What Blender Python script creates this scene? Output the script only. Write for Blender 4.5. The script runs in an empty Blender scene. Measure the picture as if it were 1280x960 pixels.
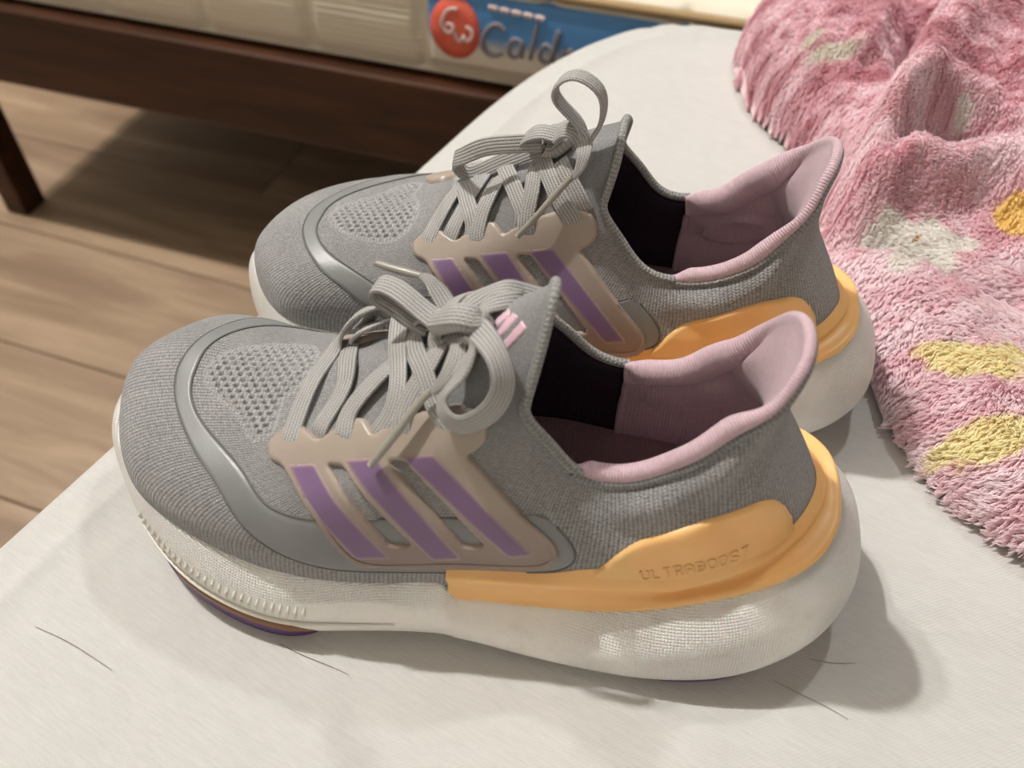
import bpy, bmesh, math, random
import numpy as np
from mathutils import Vector, Matrix, Quaternion
from mathutils.bvhtree import BVHTree
from mathutils.geometry import delaunay_2d_cdt

random.seed(7); RNG = np.random.default_rng(7)
SC = bpy.context.scene
COL = SC.collection

# ---------------------------------------------------------------- camera: a phone held above the bed, looking down 48 degrees
cam = bpy.data.objects.new('camera', bpy.data.cameras.new('camera')); COL.objects.link(cam)
cam.matrix_world = Matrix.Translation((0, 0, .3018)) @ Matrix.Rotation(math.pi / 2 - .8406, 4, 'X') @ Matrix.Rotation(.0016, 4, 'Z')
cam.data.sensor_width = 36; cam.data.lens = 1100 / 1280 * 36
cam.data.clip_start = .01; cam.data.clip_end = 30
cam.data.dof.use_dof = True; cam.data.dof.focus_distance = .335; cam.data.dof.aperture_fstop = 9.5
SC.camera = cam

# ---------------------------------------------------------------- light: ceiling lamps of the room and the soft light of its walls
SC.view_settings.view_transform = 'Standard'; SC.view_settings.look = 'None'
SC.view_settings.gamma = 1; SC.view_settings.use_curve_mapping = False
SC.view_settings.exposure = 0.18
world = bpy.data.worlds.new('room_light'); SC.world = world; world.use_nodes = True
world.node_tree.nodes['Background'].inputs[0].default_value = (1.0, .95, .89, 1)
world.node_tree.nodes['Background'].inputs[1].default_value = .05

def lamp(name, loc, watt, radius, col):
    d = bpy.data.lights.new(name, 'POINT'); d.energy = watt; d.shadow_soft_size = radius; d.color = col
    o = bpy.data.objects.new(name, d); COL.objects.link(o); o.location = loc
    return o
lamp('ceiling_lamp', (-1.14, 1.13, 2.72), 205, .035, (1, .972, .935))
lamp('ceiling_lamp', (-1.32, 1.16, 2.72), 86, .035, (1, .972, .935))
lamp('wall_lamp', (.36, .70, 1.06), 11, .03, (1, .995, .985))
# ---------------------------------------------------------------- numpy geometry helpers
def cspline(P, closed=False):
    """natural / periodic cubic spline through P with chord-length parameter; returns f(u), u in 0..1"""
    P = np.asarray(P, float)
    if P.ndim == 1: P = P[:, None]
    n0 = len(P)
    if closed:
        k = min(4, n0)
        Q = np.concatenate([P[-k:], P, P[:k + 1]])
    else:
        k = 0; Q = P
    d = np.sqrt(((Q[1:] - Q[:-1]) ** 2).sum(1)) ** .75 + 1e-9
    T = np.concatenate([[0], np.cumsum(d)])
    n = len(Q); A = np.zeros((n, n)); B = np.zeros((n, Q.shape[1]))
    A[0, 0] = A[-1, -1] = 1
    for i in range(1, n - 1):
        A[i, i - 1] = d[i - 1]; A[i, i] = 2 * (d[i - 1] + d[i]); A[i, i + 1] = d[i]
        B[i] = 6 * ((Q[i + 1] - Q[i]) / d[i] - (Q[i] - Q[i - 1]) / d[i - 1])
    M = np.linalg.solve(A, B)
    t0, t1 = (T[k], T[k + n0]) if closed else (0, T[-1])
    def f(u):
        x = t0 + np.asarray(u, float) * (t1 - t0)
        i = np.clip(np.searchsorted(T, x, side='right') - 1, 0, n - 2)
        h = d[i]; a = (T[i + 1] - x)[:, None]; b = (x - T[i])[:, None]; h = h[:, None]
        return (M[i] * a ** 3 + M[i + 1] * b ** 3) / (6 * h) + (Q[i] / h - M[i] * h / 6) * a + (Q[i + 1] / h - M[i + 1] * h / 6) * b
    return f

def resample(P, n, closed=False):
    """n points evenly spaced by arc length along the spline through P"""
    f = cspline(P, closed); u = np.linspace(0, 1, 40 * len(P)); X = f(u)
    L = np.concatenate([[0], np.cumsum(np.sqrt(((X[1:] - X[:-1]) ** 2).sum(1)))])
    w = np.linspace(0, L[-1], n, endpoint=not closed)
    return f(np.interp(w, L, u))

def loop_interp(G, n):
    """G: stations x rows x 3, interpolate periodically over stations with one shared parameter"""
    S, R, _ = G.shape
    f = cspline(G.reshape(S, R * 3), closed=True)
    return f

def grid_normals(G, closed_u):
    if closed_u:
        du = np.roll(G, -1, 0) - np.roll(G, 1, 0)
    else:
        du = np.gradient(G, axis=0)
    dt = np.gradient(G, axis=1)
    N = np.cross(du, dt)
    return N / (np.linalg.norm(N, axis=2, keepdims=True) + 1e-12)

# ---------------------------------------------------------------- the running shoe, left foot
# local frame: x from toe to heel, y to the inner (medial) side, z up, metres; outer side is y < 0
UP = [  # meridians of the knit upper from the sole line to the collar, toe first, outer side
 [(.0080,.004,.036),(.0105,.004,.049),(.034,.003,.0615),(.070,.002,.0690),(.100,0,.080),(.135,0,.1025),(.1705,0,.1305)],
 [(.0130,-.0165,.036),(.0155,-.016,.049),(.036,-.0145,.0605),(.070,-.0135,.0675),(.10,-.012,.0785),(.135,-.010,.1005),(.1700,-.006,.1278)],
 [(.0300,-.0325,.036),(.0325,-.0325,.047),(.046,-.0295,.058),(.075,-.026,.0655),(.10,-.022,.076),(.135,-.0175,.096),(.1688,-.0115,.1205)],
 [(.0575,-.0445,.0335),(.0595,-.0445,.044),(.070,-.041,.056),(.09,-.035,.065),(.11,-.0305,.0755),(.14,-.0235,.0945),(.1672,-.0165,.1125)],
 [(.090,-.0500,.0310),(.092,-.0495,.043),(.10,-.044,.058),(.118,-.0375,.072),(.14,-.030,.087),(.1655,-.0205,.1045)],
 [(.120,-.0470,.0285),(.122,-.0468,.042),(.13,-.0420,.060),(.145,-.0345,.077),(.1660,-.0232,.0985)],
 [(.150,-.0440,.0300),(.152,-.0443,.045),(.158,-.0395,.065),(.1738,-.0250,.0890)],
 [(.180,-.0420,.0330),(.181,-.0423,.047),(.183,-.0365,.063),(.1850,-.0262,.0775)],
 [(.210,-.0390,.0350),(.210,-.0395,.050),(.209,-.0350,.067),(.2050,-.0260,.0805)],
 [(.236,-.0330,.0360),(.235,-.0335,.053),(.2310,-.0290,.078),(.2260,-.0232,.1000)],
 [(.256,-.0210,.0370),(.2535,-.0205,.058),(.2415,-.0155,.093),(.2420,-.0152,.1180)],
 [(.2655,.0000,.0370),(.2625,0,.058),(.2455,0,.093),(.2445,0,.1100),(.2450,0,.1240)]]
MED = {8: [(.210,.0390,.0350),(.210,.0395,.050),(.209,.0350,.065),(.2050,.0258,.0765)],
       9: [(.236,.0330,.0360),(.235,.0330,.053),(.2310,.0290,.074),(.2270,.0232,.0915)],
       10: [(.256,.0210,.0370),(.2535,.0205,.058),(.2415,.0155,.091),(.2415,.0140,.1160)]}

def smooth(a, b, x):
    t = np.clip((x - a) / (b - a), 0, 1)
    return t * t * (3 - 2 * t)

def toe_warp(P, k=.9):
    """the plan of a left shoe: the tip and the ball swing to the inner side"""
    P = np.array(P, float)
    w = 1 - smooth(.03, .135, P[..., 0])
    s = smooth(-.035, .035, P[..., 1])
    P[..., 1] += .0115 * w * s
    q = (1 - smooth(.03, .10, P[..., 0])) * smooth(-.02, .03, P[..., 1])
    P[..., 2] += .0070 * k * q
    P[..., 0] -= .0055 * k * q
    P[..., 1] *= np.where(P[..., 1] > 0, 1 - .11 * smooth(.16, .205, P[..., 0]) * (1 - smooth(.055, .08, P[..., 2])), 1)
    P[..., 1] *= np.where(P[..., 1] > 0, 1 - .17 * smooth(.03, .075, P[..., 0]) * (1 - smooth(.13, .18, P[..., 0])), 1)   # slimmer inner side of the ball
    return P

def upper_grid(nt=60, ns=260, k=.9, tip=0):
    lat = [resample(m, nt) for m in UP]
    med = []
    for i in range(len(UP) - 2, 0, -1):
        med.append(resample(MED[i], nt) if i in MED else lat[i] * np.array([1, -1, 1]))
    G = np.stack(lat + med)
    f = cspline(G.reshape(len(G), nt * 3), closed=True)
    u = np.linspace(0, 1, ns, endpoint=False)
    H = toe_warp(f(u).reshape(ns, nt, 3), k)
    r = np.exp(-((H[..., 0] - .172) / .02) ** 2 - (H[..., 1] / .012) ** 2) * smooth(.105, .125, H[..., 2])
    H[..., 2] -= .0075 * tip * r; H[..., 0] -= .003 * tip * r   # the tongue end of the right shoe is folded lower
    return H
# ---------------------------------------------------------------- lace runs, shoe-local metres: (how the flat side lies, points)
LACE_NEAR = [
 ('s',[[0.0861,-0.0245,0.0687],[0.0864,-0.0232,0.071],[0.0871,-0.0143,0.0742],[0.0886,0.0003,0.077],[0.091,0.0184,0.0751],[0.0989,0.024,0.0865],[0.1044,0.027,0.088],[0.097,0.03,0.0745]]),
 ('s',[[0.097,0.03,0.0745],[0.1064,0.026,0.0822],[0.1017,0.021,0.0831],[0.0969,0.0202,0.0764],[0.0995,0.0062,0.0814],[0.1021,-0.0059,0.0829],[0.0994,-0.0138,0.0792],[0.0965,-0.0204,0.0745]]),
 ('s',[[0.1064,-0.0251,0.0769],[0.1068,-0.0239,0.08],[0.1068,-0.0189,0.0826],[0.1098,-0.0134,0.0866],[0.1146,-0.0084,0.0909],[0.1195,-0.003,0.0943],[0.1231,0.0076,0.0942],[0.1274,0.0086,0.1006],[0.118,0.0295,0.081]]),
 ('s',[[0.118,0.0295,0.081],[0.1152,0.024,0.0897],[0.1157,0.017,0.0895],[0.1197,0.0013,0.0944],[0.123,-0.0105,0.0961],[0.1234,-0.0188,0.0921],[0.1201,-0.0238,0.0856],[0.1182,-0.0251,0.0824]]),
 ('s',[[0.1279,-0.0273,0.0854],[0.1271,-0.0259,0.0888],[0.1274,-0.0213,0.0931],[0.1307,-0.0157,0.0994],[0.1343,-0.0098,0.1046],[0.1371,-0.0029,0.1069],[0.1398,0.0038,0.1066],[0.139,0.0285,0.0885]]),
 ('s',[[0.1337,0.004,0.1091],[0.1253,0.009,0.1017],[0.1248,0.0047,0.0973],[0.1307,-0.0102,0.1026],[0.135,-0.0178,0.1005],[0.1388,-0.0233,0.0975],[0.1427,-0.0262,0.0949],[0.1451,-0.0271,0.0913]]),
 ('v',[[0.1417,0.0,0.1161],[0.1447,0.004,0.1172],[0.1483,0.008,0.1177],[0.1542,0.01,0.1194],[0.1589,0.012,0.1173],[0.166,0.014,0.114]]),
 ('v',[[0.1461,-0.001,0.1153],[0.1501,0.002,0.1185],[0.155,0.005,0.1187],[0.1585,0.008,0.1171],[0.16,0.016,0.108]]),
 ('s',[[0.1373,0.005,0.1135],[0.1391,0.009,0.1135],[0.1418,0.012,0.1129],[0.1453,0.014,0.1108],[0.1555,0.0265,0.0945]]),
 ('c',[[0.1468,-0.0048,0.1171],[0.1528,-0.016,0.1227],[0.1574,-0.0226,0.1217],[0.1594,-0.0269,0.1167],[0.1573,-0.03,0.1101],[0.152,-0.0314,0.1043],[0.1465,-0.0316,0.1021],[0.1423,-0.0295,0.1032],[0.141,-0.0261,0.1055],[0.1431,-0.0233,0.1092],[0.1463,-0.0207,0.1139],[0.1481,-0.0166,0.1173],[0.1467,-0.0094,0.1172]]),
 ('l',[[0.1356,0.002,0.1085],[0.1287,0.006,0.1096],[0.1214,0.01,0.1122],[0.1158,0.013,0.1125],[0.1123,0.014,0.1118],[0.1103,0.015,0.1082],[0.1115,0.015,0.1052],[0.1165,0.013,0.1038],[0.1232,0.01,0.1018],[0.1308,0.006,0.1025]]),
 ('e',[[0.1397,-0.0015,0.1104],[0.1435,-0.0121,0.1147],[0.1431,-0.0177,0.1126],[0.1401,-0.021,0.1079],[0.1372,-0.0223,0.1042]]),
 ('e2',[[0.1386,0.005,0.1089],[0.1351,0.01,0.1099],[0.131,0.014,0.1126],[0.1281,0.016,0.1142],[0.1255,0.017,0.1144]]),
 ('k',[[0.1362,-0.005,0.106],[0.1346,-0.003,0.1083],[0.1349,-0.002,0.1119],[0.1363,0.001,0.113]]),
 ('k2',[[0.1352,-0.001,0.1124],[0.1396,-0.005,0.1182],[0.144,-0.007,0.1214],[0.1476,-0.007,0.1206],[0.1493,-0.005,0.1163]]),
]
LACE_NEAR_AGLETS = [
 [[0.1372,-0.0222,0.1044],[0.1353,-0.0226,0.1028],[0.1279,-0.0293,0.0938],[0.119,-0.036,0.0819]],
 [[0.1258,0.017,0.1144],[0.1181,0.019,0.114],[0.1093,0.022,0.1134]],
]
LACE_FAR = [
 ('s',[[0.0954,-0.0264,0.0703],[0.0955,-0.025,0.0733],[0.0968,-0.0198,0.0769],[0.0997,-0.0062,0.0816],[0.1038,0.0023,0.0835],[0.1105,0.001,0.0872],[0.1,0.027,0.0755]]),
 ('s',[[0.12,0.0275,0.083],[0.1098,-0.0062,0.087],[0.1078,-0.0147,0.084],[0.1058,-0.0221,0.0793],[0.1045,-0.0255,0.0739]]),
 ('s',[[0.1173,-0.0277,0.0766],[0.1167,-0.0263,0.0806],[0.1168,-0.0216,0.0857],[0.1184,-0.015,0.0909],[0.1208,-0.0067,0.0943],[0.1231,-0.0002,0.0956],[0.12,0.0275,0.083]]),
 ('s',[[0.1,0.027,0.0755],[0.0996,0.009,0.0798],[0.1045,-0.0023,0.0845],[0.1094,-0.0129,0.0862],[0.113,-0.0199,0.0854],[0.1147,-0.024,0.0817],[0.1145,-0.026,0.078]]),
 ('s',[[0.1381,-0.0263,0.0837],[0.137,-0.0262,0.0885],[0.1365,-0.0228,0.0942],[0.1369,-0.0172,0.1007],[0.1363,-0.0108,0.1042],[0.1361,-0.0033,0.105],[0.139,0.0275,0.09]]),
 ('s',[[0.1202,0.0059,0.0926],[0.1269,-0.0102,0.0978],[0.1319,-0.0184,0.0962],[0.135,-0.0231,0.0926],[0.1351,-0.0247,0.0869]]),
 ('s',[[0.1557,-0.0245,0.0916],[0.1543,-0.0251,0.0959],[0.15,-0.0232,0.1007],[0.1451,-0.0183,0.1048],[0.1403,-0.0109,0.1079],[0.1376,-0.0019,0.1069]]),
 ('s',[[0.1581,-0.0223,0.0993],[0.1549,-0.0211,0.1041],[0.1502,-0.0168,0.1082],[0.1459,-0.0116,0.111]]),
 ('z',[[0.1396,-0.006,0.1137],[0.1317,-0.001,0.1064],[0.1209,0.003,0.0977],[0.1096,0.007,0.0881],[0.1026,0.009,0.0844],[0.099,0.011,0.086],[0.1074,-0.0079,0.1051],[0.1143,-0.008,0.1095],[0.1269,-0.0077,0.1131],[0.1378,-0.0066,0.1149]]),
 ('v',[[0.1344,0.008,0.1066],[0.1217,0.013,0.1007],[0.1127,0.015,0.0977]]),
 ('s',[[0.1436,-0.0083,0.1199],[0.1375,-0.0083,0.1203],[0.1322,-0.0066,0.1164],[0.1292,-0.0041,0.1116]]),
 ('e',[[0.1438,-0.0091,0.1198],[0.1476,-0.0112,0.1244],[0.1519,-0.0121,0.1242],[0.1546,-0.0132,0.122],[0.156,-0.0183,0.1205],[0.1554,-0.0211,0.1165],[0.1535,-0.0223,0.1125]]),
 ('v',[[0.1562,-0.0114,0.1205],[0.1598,-0.0098,0.1273],[0.1606,-0.0089,0.1334],[0.1593,-0.0089,0.1394],[0.1553,-0.0089,0.1434],[0.1493,-0.0089,0.145],[0.1443,-0.0089,0.1419],[0.1427,-0.0089,0.1374],[0.1453,-0.0089,0.133],[0.1492,-0.0089,0.1294],[0.1529,-0.0098,0.1256],[0.1553,-0.0114,0.1204]]),
 ('k',[[0.1416,-0.0075,0.1098],[0.1394,-0.0003,0.1087],[0.1399,-0.002,0.1144],[0.1418,-0.0028,0.118],[0.1439,-0.0012,0.1187],[0.1446,0.0013,0.1183]]),
 ('k2',[[0.1389,-0.0057,0.1128],[0.142,-0.0052,0.1122],[0.1447,-0.0041,0.1141],[0.1466,-0.0017,0.1153]]),
]
LACE_FAR_AGLETS = [
 [[0.1534,-0.0223,0.1128],[0.1505,-0.023,0.1093],[0.1427,-0.0274,0.0988],[0.1345,-0.0302,0.0876]],
 [[0.1134,0.015,0.0978],[0.109,0.016,0.0963],[0.1055,0.016,0.0955]],
]
# ---------------------------------------------------------------- objects, meshes, materials
def tag(o, label, cat, group=None):
    o['label'] = label; o['category'] = cat
    if group: o['group'] = group
    return o

def empty(name, loc=(0, 0, 0), rz=0.0):
    o = bpy.data.objects.new(name, None); COL.objects.link(o); o.location = loc; o.rotation_euler = (0, 0, rz)
    o.empty_display_size = .02
    return o

def mk(name, V, F, mat, parent=None, uv=None, attr=None, col=None, smooth=True, mir=False):
    """one mesh object; V n x 3, F list of index tuples or an int array of quads / triangles"""
    V = np.asarray(V, float).copy()
    if mir: V[:, 1] *= -1
    me = bpy.data.meshes.new(name)
    if isinstance(F, np.ndarray):
        if mir: F = F[:, ::-1]
        k = F.shape[1]
        me.vertices.add(len(V)); me.vertices.foreach_set('co', V.ravel().astype(np.float32))
        me.loops.add(F.size); me.loops.foreach_set('vertex_index', F.ravel().astype(np.int32))
        me.polygons.add(len(F)); me.polygons.foreach_set('loop_start', (np.arange(len(F)) * k).astype(np.int32))
        me.update(calc_edges=True)
    else:
        if mir: F = [tuple(f[::-1]) for f in F]
        me.from_pydata([tuple(v) for v in V], [], [tuple(int(i) for i in f) for f in F]); me.update()
    me.validate()
    li = np.zeros(len(me.loops), np.int32); me.loops.foreach_get('vertex_index', li)
    if uv is not None:
        l = me.uv_layers.new(name='UVMap'); l.data.foreach_set('uv', np.asarray(uv, float)[li].ravel().astype(np.float32))
    if attr is not None:
        a = me.attributes.new('edge', 'FLOAT', 'POINT'); a.data.foreach_set('value', np.asarray(attr, np.float32))
    if col is not None:
        a = me.color_attributes.new('tint', 'FLOAT_COLOR', 'POINT')
        c = np.ones((len(V), 4), np.float32); c[:, :3] = col; a.data.foreach_set('color', c.ravel())
    if smooth: me.polygons.foreach_set('use_smooth', np.ones(len(me.polygons), bool))
    if mat: me.materials.append(mat)
    o = bpy.data.objects.new(name, me); COL.objects.link(o)
    if parent: o.parent = parent
    return o

def grid_faces(nu, nv, cu=False, cv=False):
    """quads of an nu x nv vertex grid (index u*nv+v), closed in u and / or v"""
    u = np.arange(nu if cu else nu - 1); v = np.arange(nv if cv else nv - 1)
    U, W = np.meshgrid(u, v, indexing='ij'); U1 = (U + 1) % nu; W1 = (W + 1) % nv
    return np.stack([U * nv + W, U1 * nv + W, U1 * nv + W1, U * nv + W1], -1).reshape(-1, 4)

class NT:
    """small helper to write node materials"""
    def __init__(s, name):
        s.m = bpy.data.materials.new(name); s.m.use_nodes = True
        s.t = s.m.node_tree; s.b = s.t.nodes['Principled BSDF']
    def n(s, kind, **kw):
        n = s.t.nodes.new(kind)
        for k, v in kw.items(): setattr(n, k, v)
        return n
    def put(s, sock, v):
        if hasattr(v, 'is_output') or isinstance(v, bpy.types.NodeSocket): s.t.links.new(v, sock)
        elif v is not None: sock.default_value = v
    def math(s, op, a, b=None, c=None, clamp=False):
        n = s.n('ShaderNodeMath', operation=op, use_clamp=clamp)
        s.put(n.inputs[0], a); s.put(n.inputs[1], b); s.put(n.inputs[2], c)
        return n.outputs[0]
    def mix(s, f, a, b):
        n = s.n('ShaderNodeMix', data_type='RGBA')
        s.put(n.inputs[0], f); s.put(n.inputs[6], a if not isinstance(a, tuple) else (*a, 1)); s.put(n.inputs[7], b if not isinstance(b, tuple) else (*b, 1))
        return n.outputs[2]
    def coord(s, which='Object'): return s.n('ShaderNodeTexCoord').outputs[which]
    def mapping(s, v, scale=(1, 1, 1), rot=(0, 0, 0)):
        n = s.n('ShaderNodeMapping'); s.put(n.inputs[0], v); n.inputs['Scale'].default_value = scale; n.inputs['Rotation'].default_value = rot
        return n.outputs[0]
    def noise(s, v, scale, detail=2, rough=.5, dist=0):
        n = s.n('ShaderNodeTexNoise'); s.put(n.inputs['Vector'], v); n.inputs['Scale'].default_value = scale
        n.inputs['Detail'].default_value = detail; n.inputs['Roughness'].default_value = rough; n.inputs['Distortion'].default_value = dist
        return n.outputs[0]
    def sep(s, v):
        n = s.n('ShaderNodeSeparateXYZ'); s.put(n.inputs[0], v); return n.outputs
    def ramp(s, f, lo, hi):
        n = s.n('ShaderNodeMapRange', interpolation_type='SMOOTHSTEP'); s.put(n.inputs[0], f)
        n.inputs[1].default_value = lo; n.inputs[2].default_value = hi
        return n.outputs[0]
    def bump(s, h, dist, strength=1.0):
        n = s.n('ShaderNodeBump'); s.put(n.inputs['Height'], h); n.inputs['Distance'].default_value = dist; n.inputs['Strength'].default_value = strength
        s.t.links.new(n.outputs[0], s.b.inputs['Normal'])
    def set(s, **kw):
        for k, v in kw.items():
            sock = s.b.inputs[k.replace('_', ' ')]
            s.put(sock, (*v, 1) if isinstance(v, tuple) and len(v) == 3 and sock.type == 'RGBA' else v)
        return s

def srgb(r, g, b):
    return tuple(((c / 255) / 12.92 if c / 255 <= .04045 else ((c / 255 + .055) / 1.055) ** 2.4) for c in (r, g, b))

def plain(name, col, rough=.5, **kw):
    t = NT(name); t.set(Base_Color=col, Roughness=rough, **kw); return t.m

def knit(name, dark, pale, a, b, dist, strength=1.0, vstretch=1.0, hairy=.35):
    """knitted yarn: staggered stitches along the UV (metres) with a marled colour, the gaps painted darker as shade"""
    t = NT(name); uv = t.coord('UV')
    wob = t.math('MULTIPLY', t.math('SUBTRACT', t.noise(uv, 700, 2), .5), .8)
    x, y, _ = t.sep(uv)
    col = t.math('ADD', t.math('DIVIDE', x, a), t.math('MULTIPLY', wob, .35))
    fr = t.math('FRACT', col)
    par = t.math('SUBTRACT', t.math('MULTIPLY', t.math('FLOORED_MODULO', t.math('FLOOR', col), 2.0), 2.0), 1.0)      # neighbouring columns lean against each other: V stitches
    lean = t.math('MULTIPLY', t.math('MULTIPLY', par, t.math('SUBTRACT', fr, .5)), 2.6)
    row = t.math('ADD', t.math('ADD', t.math('MULTIPLY', y, math.pi / b), lean), wob)
    h = t.math('MULTIPLY', t.math('POWER', t.math('SINE', t.math('MULTIPLY', fr, math.pi)), .6), t.math('ADD', .3, t.math('MULTIPLY', t.math('POWER', t.math('ABSOLUTE', t.math('SINE', row)), .7), .7)))
    fuzz = t.noise(uv, 2600, 3, .7)
    marl = t.noise(t.mapping(uv, (420, 1100 * vstretch, 1)), 1.0, 4, .8)
    big = t.noise(t.coord('Object'), 45, 3)
    f = t.math('ADD', t.math('MULTIPLY', t.ramp(marl, .3, .7), .45), t.math('ADD', t.math('MULTIPLY', h, .5), t.math('MULTIPLY', t.math('SUBTRACT', big, .5), .35)), clamp=True)  # stitch height also darkens the gaps: shade put into the yarn colour
    t.set(Base_Color=t.mix(f, dark, pale), Roughness=.9, Sheen_Weight=.25, Sheen_Roughness=.5, Specular_IOR_Level=.15)
    t.bump(t.math('ADD', h, t.math('MULTIPLY', fuzz, hairy)), dist, strength)
    return t.m

M = {}
M['knit'] = knit('grey_knit', srgb(80, 79, 79), srgb(186, 185, 185), .0016, .0012, .00048, .8, hairy=.5)
M['knit_panel'] = knit('grey_knit_mesh', srgb(108, 107, 107), srgb(182, 181, 181), .0015, .0011, .0003, .7)
M['knit_tongue'] = knit('grey_knit_tongue', srgb(100, 100, 98), srgb(176, 177, 174), .0016, .0016, .0004, .8)
def tpu():
    t = NT('grey_overlay_film'); o = t.coord('Object')
    n = t.noise(o, 1400, 2); m = t.noise(o, 60, 3)
    t.set(Base_Color=t.mix(m, srgb(112, 113, 113), srgb(136, 137, 138)), Roughness=t.math('ADD', .30, t.math('MULTIPLY', n, .2)), Specular_IOR_Level=.6)
    t.bump(n, .0001, .5); return t.m
M['film'] = tpu()
M['seam'] = plain('dark_grey_seam', srgb(96, 95, 93), .7)
def cage():
    t = NT('milky_rubber'); o = t.coord('Object')
    n = t.noise(o, 70, 3)
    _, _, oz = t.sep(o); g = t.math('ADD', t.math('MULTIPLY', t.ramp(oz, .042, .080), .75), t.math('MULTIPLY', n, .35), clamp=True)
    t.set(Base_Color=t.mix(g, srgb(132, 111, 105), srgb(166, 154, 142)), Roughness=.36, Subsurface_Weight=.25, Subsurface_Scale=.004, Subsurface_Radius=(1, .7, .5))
    t.bump(t.noise(o, 900, 2), .00008, .5); return t.m
M['cage'] = cage()
def stripe():
    t = NT('purple_stripe_print'); o = t.coord('Object')
    a = t.n('ShaderNodeAttribute', attribute_name='edge').outputs['Fac']
    n = t.noise(o, 90, 3)
    f = t.math('ADD', t.ramp(a, .0, .0018), t.math('MULTIPLY', t.math('SUBTRACT', n, .5), .15), clamp=True)
    t.set(Base_Color=t.mix(f, srgb(166, 144, 138), srgb(122, 97, 132)), Roughness=.36, Subsurface_Weight=.1, Subsurface_Scale=.003)
    return t.m
M['stripe'] = stripe()
def lace():
    t = NT('braided_lace'); uv = t.coord('UV'); x, y, _ = t.sep(uv)   # x along the lace, y round the section, metres
    k = math.pi / .00125
    rib = t.math('ABSOLUTE', t.math('SINE', t.math('MULTIPLY', y, k)))
    saw = t.math('ABSOLUTE', t.math('SUBTRACT', t.math('FRACT', t.math('MULTIPLY', y, 1 / .0025)), .5))
    braid = t.math('ABSOLUTE', t.math('SINE', t.math('MULTIPLY', t.math('ADD', x, t.math('MULTIPLY', saw, .0022)), math.pi / .0011)))
    h = t.math('MULTIPLY', t.math('POWER', rib, .6), t.math('ADD', .5, t.math('MULTIPLY', braid, .5)))
    n = t.noise(uv, 1500, 2)
    f = t.math('ADD', t.math('MULTIPLY', h, .75), t.math('MULTIPLY', n, .3), clamp=True)
    t.set(Base_Color=t.mix(f, srgb(90, 89, 88), srgb(192, 190, 187)), Roughness=.52, Sheen_Weight=.15, Specular_IOR_Level=.45)
    t.bump(h, .0004, .8); return t.m
M['lace'] = lace()
M['aglet'] = plain('grey_lace_tip', srgb(150, 147, 138), .28)
def foam():
    t = NT('white_foam'); uv = t.coord('UV'); o = t.coord('Object'); x, y, _ = t.sep(uv)
    k = math.pi / .00115
    dots = t.math('MULTIPLY', t.math('ABSOLUTE', t.math('SINE', t.math('MULTIPLY', x, k))), t.math('ABSOLUTE', t.math('SINE', t.math('MULTIPLY', y, k))))
    dots = t.math('POWER', dots, 1.6)
    ox, oy, oz = t.sep(o)
    mask = t.math('MULTIPLY', t.ramp(ox, .17, .20), t.ramp(t.noise(o, 30, 1), .25, .65))
    band = t.math('MULTIPLY', t.ramp(oz, .0205, .0225), t.math('SUBTRACT', 1, t.ramp(ox, .12, .16)))
    mask = t.math('MAXIMUM', mask, t.math('MULTIPLY', band, .8))
    vor = t.n('ShaderNodeTexVoronoi', feature='DISTANCE_TO_EDGE'); t.put(vor.inputs['Vector'], o); vor.inputs['Scale'].default_value = 95
    cell = t.ramp(vor.outputs[0], 0, .06)
    h = t.math('ADD', t.math('MULTIPLY', dots, mask), t.math('MULTIPLY', cell, .10))
    dirt = t.noise(o, 55, 4, .65)
    grime = t.math('MULTIPLY', t.ramp(dirt, .52, .75), .35)
    t.set(Base_Color=t.mix(grime, srgb(242, 240, 236), srgb(208, 200, 187)), Roughness=.34, Specular_IOR_Level=.5, Subsurface_Weight=.12, Subsurface_Scale=.004)
    t.bump(h, .0007, .9); return t.m
M['foam'] = foam()
def clip():
    t = NT('orange_heel_plastic'); o = t.coord('Object')
    n = t.noise(o, 50, 3)
    t.set(Base_Color=t.mix(n, srgb(240, 178, 108), srgb(252, 204, 138)), Roughness=.42, Subsurface_Weight=.25, Subsurface_Scale=.006, Subsurface_Radius=(1, .5, .2))
    t.bump(t.noise(o, 700, 2), .00006, .5); return t.m
M['clip'] = clip()
def lining(name, c1, c2, dist=.0003, sheen=.35):
    t = NT(name); uv = t.coord('UV'); x, y, _ = t.sep(uv)
    h = t.math('ABSOLUTE', t.math('SINE', t.math('ADD', t.math('MULTIPLY', x, math.pi / .0011), t.math('MULTIPLY', t.noise(uv, 300, 2), .6))))
    f = t.noise(uv, 500, 4, .7)
    t.set(Base_Color=t.mix(f, c1, c2), Roughness=.85, Sheen_Weight=sheen, Sheen_Roughness=.4, Specular_IOR_Level=.2)
    t.bump(t.math('ADD', h, t.math('MULTIPLY', t.noise(uv, 2500, 2), .4)), dist, .6); return t.m
M['pink'] = lining('pink_lining', srgb(178, 148, 158), srgb(216, 190, 198))
M['dark'] = lining('dark_plum_lining', srgb(38, 26, 40), srgb(58, 42, 58), .0004, .05)
M['insole'] = lining('mauve_insole', srgb(150, 118, 128), srgb(176, 146, 152))
M['purple'] = plain('purple_rubber', srgb(92, 62, 120), .45)
M['brown'] = plain('translucent_brown_rubber', srgb(136, 96, 66), .4)
M['badge'] = plain('pink_badge', srgb(214, 178, 192), .35)
M['ridge'] = plain('white_foam_rib', srgb(228, 224, 214), .3)
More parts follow.
